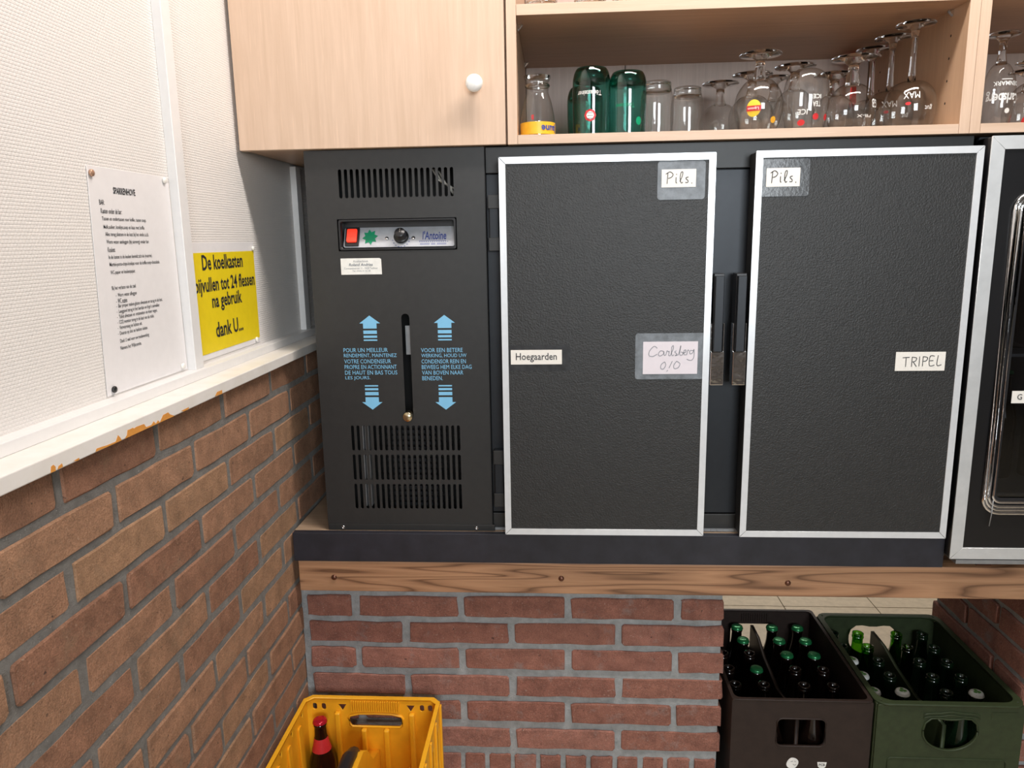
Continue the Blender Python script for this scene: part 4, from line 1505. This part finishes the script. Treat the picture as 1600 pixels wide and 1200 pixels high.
# --- brown crate
bx0, bx1, by0, by1, bh = 0.9475, 1.2455, -0.028, 0.3725, 0.275
BC = thing('beer_crate', 'dark brown plastic crate of green-capped bottles beside the brick wall end', 'crate', ((bx0 + bx1) / 2, 0.17, 0))
cxm = (bx0 + bx1) / 2
ho = rrect(cxm - 0.052, 0.165, cxm + 0.052, 0.232, 0.012, 4)
hb_ = rrect(cxm - 0.062, 0.168, cxm + 0.062, 0.238, 0.018, 4)
wf_ = obj('front_wall', plate([rrect(bx0, 0.001, bx1, bh, 0.004, 2), ho], 0.006, front(by0)), 'brown_plastic', BC)
obj('handle_edge', tube(bmesh.new(), [(u, by0, v) for u, v in ho], 0.0018, 6, True), 'brown_plastic', wf_)
wb_ = obj('back_wall', plate([rrect(bx0, 0.001, bx1, bh, 0.010, 3), hb_], 0.006, front(by1 - 0.006)), 'brown_plastic', BC)
for k in range(12):
    obj('grip_rib', box((cxm - 0.035 + 0.006 * k, by1 - 0.0085, 0.245), (cxm - 0.032 + 0.006 * k, by1 - 0.006, 0.268), 0.0006), 'brown_plastic', wb_)
for xx in (bx0, bx1 - 0.005):
    obj('side_wall', box((xx, by0 + 0.006, 0.001), (xx + 0.005, by1 - 0.006, bh), 0.0015), 'brown_plastic', BC)
obj('rim', plate([rrect(bx0 - 0.0005, by0 - 0.001, bx1 + 0.0005, by1 + 0.001, 0.010, 4), rrect(bx0 + 0.0065, by0 + 0.0065, bx1 - 0.0065, by1 - 0.0065, 0.014, 4)], 0.004, lambda u, v, d: Vector((u, v, bh - 0.002 + d))), 'brown_plastic', BC)
crate_floor(BC, bx0, bx1, by0, by1, 'brown_plastic', 0, 0)
COLS = [0.979, 1.0445, 1.1355, 1.201]
ROWS = [0.340 - 0.0655 * k for k in range(6)]
# centre divider with a swept profile
prof = [(by0 + 0.007, 0.010), (by1 - 0.007, 0.010), (by1 - 0.007, 0.235), (0.30, 0.235), (0.24, 0.215), (0.12, 0.205), (0.05, 0.222), (by0 + 0.007, 0.232)]
obj('centre_divider', plate([prof], 0.008, lambda u, v, d: Vector((1.090 - 0.004 + d, u, v))), 'brown_plastic', BC)
dividers(BC, bx0, bx1, by0, by1, [1.0118, 1.1683], [0.3072 - 0.0655 * k for k in range(5)], 'brown_plastic', 0.10)
caps = {(1, 0), (1, 1), (2, 0), (3, 0), (2, 1), (3, 1), (2, 2), (3, 2), (1, 3)}
ordw = ['first', 'second', 'third', 'fourth', 'fifth', 'sixth']
cw = ['leftmost column', 'second column', 'third column', 'rightmost column']
for ci, xx in enumerate(COLS):
    for ri, yy in enumerate(ROWS):
        cp = (ci, ri) in caps
        bottle(('green-capped brown bottle' if cp else 'open brown bottle without cap') + ' in brown crate, %s, %s row from the back' % (cw[ci], ordw[ri]),
               'brown_bottle', 'green_cap' if cp else None, (xx, yy, 0.0102), 'bottles in the brown crate')
# round badges on the front
b = bmesh.new()
p = P(1238, 1191, 'Y', by0)
lg = obj('white_badge', plate([[(p.x + 0.0125 * math.cos(a) * (1.0 + 0.12 * math.sin(2 * a)), p.z - 0.002 + 0.0135 * math.sin(a)) for a in [i * math.pi / 12 for i in range(24)]]], 0.0008, frontout(by0)), 'white_print', wf_)
obj('badge_lines', strokes([[(p.x - 0.004, p.z + 0.002), (p.x + 0.001, p.z + 0.004)], [(p.x + 0.004, p.z + 0.004), (p.x + 0.007, p.z + 0.002)], [(p.x + 0.001, p.z - 0.004), (p.x + 0.005, p.z - 0.006), (p.x + 0.008, p.z - 0.004)]], 0.0009, front(by0 - 0.0012)), 'black_ink', lg)
p = P(1284, 1194, 'Y', by0)
sh = [(p.x - 0.010, p.z + 0.005), (p.x + 0.010, p.z + 0.005), (p.x + 0.008, p.z - 0.006), (p.x, p.z - 0.013), (p.x - 0.008, p.z - 0.006)]
lg = obj('white_badge', plate([sh], 0.0008, frontout(by0)), 'white_print', wf_)
obj('badge_lettering', fit_text('PCB', p.x - 0.0065, p.x + 0.0065, p.z - 0.0035, p.z + 0.002, front(by0 - 0.0012), 0.02), 'black_ink', lg)

# --- green crate
gx0_, gx1_, gy0_, gy1_, gh = 1.2495, 1.5555, -0.036, 0.350, 0.275
GC = thing('beer_crate', 'dark green plastic crate with rounded rim next to the brick pier', 'crate', ((gx0_ + gx1_) / 2, 0.16, 0))
gm = (gx0_ + gx1_) / 2
hc = gm + 0.002


def dee(cx, zt_, zb_, hw):
    pts = []
    n = 14
    for k in range(n + 1):
        a = math.pi + math.pi * k / n
        pts.append((cx + hw * math.cos(a), zb_ + 0.045 + 0.045 * math.sin(a)))
    pts += [(cx + hw, zt_ - 0.028), (cx + hw * 0.93, zt_ - 0.012), (cx + hw * 0.72, zt_ - 0.001), (cx + hw * 0.45, zt_), (cx + hw * 0.15, zt_ - 0.003), (cx - hw * 0.15, zt_ - 0.003), (cx - hw * 0.45, zt_), (cx - hw * 0.72, zt_ - 0.001), (cx - hw * 0.93, zt_ - 0.012), (cx - hw, zt_ - 0.028)]
    return pts


hg = dee(hc, 0.247, 0.170, 0.057)
gf = obj('front_wall', plate([rrect(gx0_ + .002, 0.001, gx1_ - .002, gh, 0.004, 2), hg], 0.006, front(gy0_)), 'green_plastic', GC)
obj('handle_edge', tube(bmesh.new(), [(u, gy0_ - 0.0005, v) for u, v in hg], 0.0024, 6, True), 'green_plastic', gf)
for k in range(2):
    dz = 0.008 + 0.0075 * k
    ln = []
    for i in range(25):
        u = -1 + i / 12
        ln.append((hc + u * 0.058, gy0_ - 0.0008, 0.247 + dz - 0.012 * max(0, abs(u) - 0.55) ** 1.3 * 2.0 + 0.002 * math.cos(u * 6.5) - 0.002))
    obj('wave_ridge', tube(bmesh.new(), ln, 0.0016, 6), 'green_plastic', gf)
obj('embossed_lettering', plate([[(0, 0), (1, 0), (1, 1), (0, 1)]], 0.01, lambda u, v, d: Vector((gm + 0.083 + 0.055 * u, gy0_ - d * 0.06, 0.245 + 0.018 * v))), 'green_plastic', gf)
obj('embossed_lettering', fit_text('Carlsberg', gm + 0.085, gm + 0.135, 0.247, 0.261, front(gy0_ - 0.0012), 0.02), 'green_plastic', gf)
obj('label_ridge', tube(bmesh.new(), [(u, gy0_ - 0.0005, v) for u, v in rrect(gx0_ + 0.03, 0.03, gx1_ - 0.03, 0.150, 0.008, 3)], 0.0014, 6, True), 'green_plastic', gf)
hgb = dee(gm - 0.006, 0.250, 0.165, 0.060)
obj('back_wall', plate([rrect(gx0_, 0.001, gx1_, gh, 0.025, 4), hgb], 0.006, front(gy1_ - 0.006)), 'green_plastic', GC)
for xx in (gx0_, gx1_ - 0.005):
    obj('side_wall', box((xx, gy0_ + 0.006, 0.001), (xx + 0.005, gy1_ - 0.006, gh), 0.0015), 'green_plastic', GC)
rim_loops = [rrect(gx0_ - 0.0015, gy0_ - 0.003, gx1_ + 0.0015, gy1_ + 0.002, 0.026, 5), rrect(gx0_ + 0.010, gy0_ + 0.010, gx1_ - 0.010, gy1_ - 0.010, 0.030, 5)]
for sx_, sy_ in ((gx0_ + 0.012, gy0_ + 0.011), (gx1_ - 0.012, gy0_ + 0.011), (gx0_ + 0.012, gy1_ - 0.012), (gx1_ - 0.012, gy1_ - 0.012)):
    rim_loops.append([(sx_ + 0.0028 * math.cos(a), sy_ + 0.0028 * math.sin(a)) for a in [k * math.pi / 5 for k in range(10)]])
obj('rim', plate(rim_loops, 0.006, lambda u, v, d: Vector((u, v, gh - 0.001 + d))), 'green_plastic', GC)
crate_floor(GC, gx0_, gx1_, gy0_, gy1_, 'green_plastic', 0, 0)
GCOLS = [1.2835, 1.347, 1.444, 1.5085]
GROWS = [0.3145 - 0.0632 * k for k in range(6)]
prof = [(gy0_ + 0.007, 0.010), (gy1_ - 0.007, 0.010), (gy1_ - 0.007, 0.235), (0.27, 0.235), (0.20, 0.220), (0.09, 0.210), (0.03, 0.222), (gy0_ + 0.007, 0.225)]
obj('centre_divider', plate([prof], 0.008, lambda u, v, d: Vector((1.3955 - 0.004 + d, u, v))), 'green_plastic', GC)
dividers(GC, gx0_, gx1_, gy0_, gy1_, [1.3155, 1.4763], [0.2829 - 0.0632 * k for k in range(5)], 'green_plastic', 0.10)
gcaps = {(0, 2), (0, 3), (0, 4), (1, 4), (3, 4)}
for ci, xx in enumerate(GCOLS):
    for ri, yy in enumerate(GROWS):
        cp = (ci, ri) in gcaps
        t = bottle(('white-capped green bottle with clover' if cp else 'open green bottle without cap') + ' in green crate, %s, %s row from the back' % (cw[ci], ordw[ri]),
                   'green_bottle_glass' if ri < 2 and ci in (1, 2) else 'green_bottle', 'white_cap' if cp else None, (xx, yy, 0.0102), 'bottles in the green crate')
        if ri == 5 and ci in (1, 2):
            b = bmesh.new()
            prev = None
            for k in range(13):
                a = -math.pi / 2 + (k - 6) * 0.13 - (0.3 if ci == 1 else -0.2)
                cur = [b.verts.new((0.0294 * math.cos(a), 0.0294 * math.sin(a), z_)) for z_ in (0.155 - 0.02, 0.185 - 0.05)] if False else [b.verts.new((0.0294 * math.cos(a), 0.0294 * math.sin(a), z_)) for z_ in (0.05, 0.118)]
                if prev:
                    b.faces.new((prev[0], cur[0], cur[1], prev[1])).smooth = True
                prev = cur
            lb_ = bpy.data.meshes.new('paper_label')
            b.to_mesh(lb_)
            b.free()
            lb_.materials.append(MATS['white_print'])
            o = bpy.data.objects.new('paper_label', lb_)
            COL.objects.link(o)
            o.parent = t

# --- yellow crate
yx0, yx1, yy0, yy1, yh = 0.0135, 0.3125, -0.448, -0.047, 0.275
YC = thing('beer_crate', 'bright yellow plastic crate standing in the corner on the floor', 'crate', ((yx0 + yx1) / 2, -0.25, 0))
ym = (yx0 + yx1) / 2


def cham(x0, y0, x1, y1, c):
    return [(x0 + c, y0), (x1 - c, y0), (x1, y0 + c), (x1, y1 - c), (x1 - c, y1), (x0 + c, y1), (x0, y1 - c), (x0, y0 + c)]


def grip_hole(cx, zb_, zt_, hw):
    return [(cx - hw * 0.86, zb_), (cx + hw * 0.86, zb_), (cx + hw * 0.94, zb_ + 0.004), (cx + hw, zt_ - 0.012), (cx + hw * 0.93, zt_ - 0.006), (cx + hw * 0.6, zt_ - 0.001), (cx, zt_), (cx - hw * 0.6, zt_ - 0.001), (cx - hw * 0.93, zt_ - 0.006), (cx - hw, zt_ - 0.012), (cx - hw * 0.94, zb_ + 0.004)]


def small_slot(cx, cz, w, h):
    return rrect(cx - w / 2, cz - h / 2, cx + w / 2, cz + h / 2, w * 0.45, 3)


gh_ = grip_hole(ym + 0.006, 0.207, 0.240, 0.061)
tri = lambda cx, cz, s: [(cx - s, cz + s * 0.7), (cx + s, cz + s * 0.7), (cx, cz - s)]
for nm, yy, sgn in (('back_wall', yy1 - 0.006, 1), ('front_wall', yy0, -1)):
    lp = [[(yx0 + 0.008, 0.001), (yx1 - 0.008, 0.001), (yx1 - 0.008, yh), (yx0 + 0.008, yh)], gh_]
    for cx in (yx0 + 0.020, yx0 + 0.040, yx1 - 0.040, yx1 - 0.022):
        lp.append(small_slot(cx, 0.254, 0.010, 0.016))
    for cx in (ym - 0.068, ym + 0.084):
        lp.append(tri(cx, 0.254, 0.0095))
    w_ = obj(nm, plate(lp, 0.005, front(yy)), 'yellow_plastic', YC)
    obj('handle_edge', tube(bmesh.new(), [(u, yy - 0.001, v) for u, v in gh_], 0.0028, 6, True), 'yellow_plastic', w_)
    if sgn > 0:
        for k in range(22):
            xx = ym + 0.006 - 0.0525 + 0.005 * k
            obj('grip_rib', box((xx - 0.0014, yy - 0.0050, 0.2455), (xx + 0.0014, yy, 0.2705), 0.0005), 'yellow_plastic', w_)
    # vertical cell ribs
    for cx in (yx0 + 0.072, ym - 0.020, ym + 0.030, yx1 - 0.062):
        pb = box((cx - 0.006, yy - 0.012 if sgn > 0 else yy + 0.005, 0.010), (cx + 0.006, yy if sgn > 0 else yy + 0.017, 0.205 if abs(cx - ym) < 0.04 else 0.245), 0.003)
        obj('wall_rib', pb, 'yellow_plastic', w_)
for nm, xx, s in (('side_wall', yx0, 1), ('side_wall', yx1 - 0.005, -1)):
    lp = [[(yy0 + 0.008, 0.001), (yy1 - 0.008, 0.001), (yy1 - 0.008, yh), (yy0 + 0.008, yh)]]
    for k in range(6):
        cy = yy1 - 0.045 - 0.062 * k
        lp.append(tri(cy, 0.258, 0.009))
        if s < 0:
            lp.append(rrect(cy - 0.022, 0.06, cy + 0.022, 0.225, 0.006, 3))
    w_ = obj(nm, plate(lp, 0.005, lambda u, v, d, xx=xx: Vector((xx + d, u, v))), 'yellow_plastic', YC)
    for k in range(6):
        cy = yy1 - 0.070 - 0.062 * k
        pts = [(xx + (0.005 if s > 0 else 0), 0)]
        pb = box((xx + 0.004 if s > 0 else xx - 0.012, cy - 0.009, 0.010), (xx + 0.017 if s > 0 else xx + 0.001, cy + 0.009, 0.248), 0.004)
        for v in pb.verts:
            if v.co.z > 0.2:
                v.co.x = v.co.x if (s > 0 and v.co.x < xx + 0.008) or (s < 0 and v.co.x > xx - 0.003) else (xx + 0.009 if s > 0 else xx - 0.004)
        obj('wall_rib', pb, 'yellow_plastic', w_)
    if s < 0:
        for k in range(7):
            cy = yy1 - 0.016 - 0.062 * k
            obj('outer_rib', box((xx + 0.005, cy - 0.004, 0.01), (xx + 0.010, cy + 0.004, 0.27), 0.001), 'yellow_plastic', w_)
for cx, cy in ((yx0, yy0), (yx1, yy0), (yx0, yy1), (yx1, yy1)):
    s1, s2 = (1 if cx == yx0 else -1), (1 if cy == yy0 else -1)
    a_, b_ = Vector((cx + s1 * 0.0005, cy + s2 * 0.012, 0)), Vector((cx + s1 * 0.012, cy + s2 * 0.0005, 0))
    n_ = Vector((s1, s2, 0)).normalized() * 0.004
    bm = bmesh.new()
    lo = [bm.verts.new(v + Vector((0, 0, 0.001))) for v in (a_, b_, b_ + n_, a_ + n_)]
    hi = [bm.verts.new(v + Vector((0, 0, yh))) for v in (a_, b_, b_ + n_, a_ + n_)]
    bm.faces.new(lo)
    bm.faces.new(hi)
    for k in range(4):
        bm.faces.new((lo[k], lo[(k + 1) % 4], hi[(k + 1) % 4], hi[k]))
    obj('corner_wall', bm, 'yellow_plastic', YC)
obj('rim', plate([cham(yx0 - 0.001, yy0 - 0.002, yx1 + 0.002, yy1 + 0.001, 0.016), cham(yx0 + 0.0065, yy0 + 0.0075, yx1 - 0.0065, yy1 - 0.0075, 0.014)], 0.005, lambda u, v, d: Vector((u, v, yh - 0.003 + d))), 'yellow_plastic', YC)
crate_floor(YC, yx0, yx1, yy0, yy1, 'yellow_plastic', 0, 0)
# centre spine with black rubber grip
sp = [(yy0 + 0.006, 0.010), (yy1 - 0.006, 0.010), (yy1 - 0.006, 0.150), (-0.110, 0.170), (-0.150, 0.222), (-0.180, 0.240), (-0.330, 0.240), (-0.360, 0.222), (-0.400, 0.170), (yy0 + 0.006, 0.150)]
gr_hole = rrect(-0.315, 0.185, -0.190, 0.220, 0.015, 4)
spn = obj('centre_spine', plate([sp, gr_hole], 0.022, lambda u, v, d: Vector((ym - 0.011 + d, u, v))), 'yellow_plastic', YC)
gp = tube(bmesh.new(), [(ym - 0.012, -0.345, 0.190), (ym - 0.012, -0.335, 0.225), (ym - 0.012, -0.300, 0.245), (ym - 0.012, -0.205, 0.245), (ym - 0.012, -0.172, 0.230), (ym - 0.012, -0.158, 0.200)], 0.014, 12)
obj('black_grip', gp, 'black_plastic', spn)
for yy in [yy1 - 0.072 - 0.0655 * k for k in range(5)]:
    for xa, xb in ((yx0 + 0.008, ym - 0.0115), (ym + 0.0115, yx1 - 0.008)):
        obj('cell_divider', box((xa, yy - 0.0015, 0.010), (xb, yy + 0.0015, 0.110), 0.0008), 'yellow_plastic', YC)
for xx in (yx0 + 0.074, yx1 - 0.072):
    obj('cell_divider', box((xx - 0.0015, yy0 + 0.008, 0.010), (xx + 0.0015, yy1 - 0.008, 0.112), 0.0008), 'yellow_plastic', YC)
t = bottle('dark bottle with red cap in the corner of the yellow crate', 'brown_bottle', 'red_cap', (0.0545, -0.0865, 0.0102), None)
b = bmesh.new()
prev = None
for k in range(25):
    a = 2 * math.pi * k / 24
    cur = [b.verts.new((r_ * math.cos(a), r_ * math.sin(a), z_)) for r_, z_ in ((0.0209, 0.1650), (0.0182, 0.1750), (0.0144, 0.1945))]
    if prev:
        b.faces.new((prev[0], cur[0], cur[1], prev[1])).smooth = True
        b.faces.new((prev[1], cur[1], cur[2], prev[2])).smooth = True
    prev = cur
me = bpy.data.meshes.new('neck_label')
b.to_mesh(me)
b.free()
me.materials.append(MATS['red_print'])
o = bpy.data.objects.new('neck_label', me)
COL.objects.link(o)
o.parent = t

# things behind the glass door: bottles on the fridge shelf
for k in range(4):
    bottle('dark bottle behind the glass fridge door, %s from the left' % ordw[k], 'brown_bottle', 'red_cap' if k % 2 else 'green_cap', (1.47 + 0.075 * k, 0.12, 1.0205), 'bottles in the glass door fridge')
for k in range(4):
    bottle('dark bottle on the bottom of the glass door fridge, %s from the left' % ordw[k], 'brown_bottle', 'green_cap', (1.46 + 0.08 * k, 0.14, 0.7305), 'bottles in the glass door fridge')
obj('wire_shelf', box((1.381, 0.022, 1.014), (2.019, 0.479, 1.020)), 'grey_metal', F2)
obj('wire_shelf', box((1.381, 0.022, 0.724), (2.019, 0.479, 0.730)), 'grey_metal', F2)
bpy.context.view_layer.update()
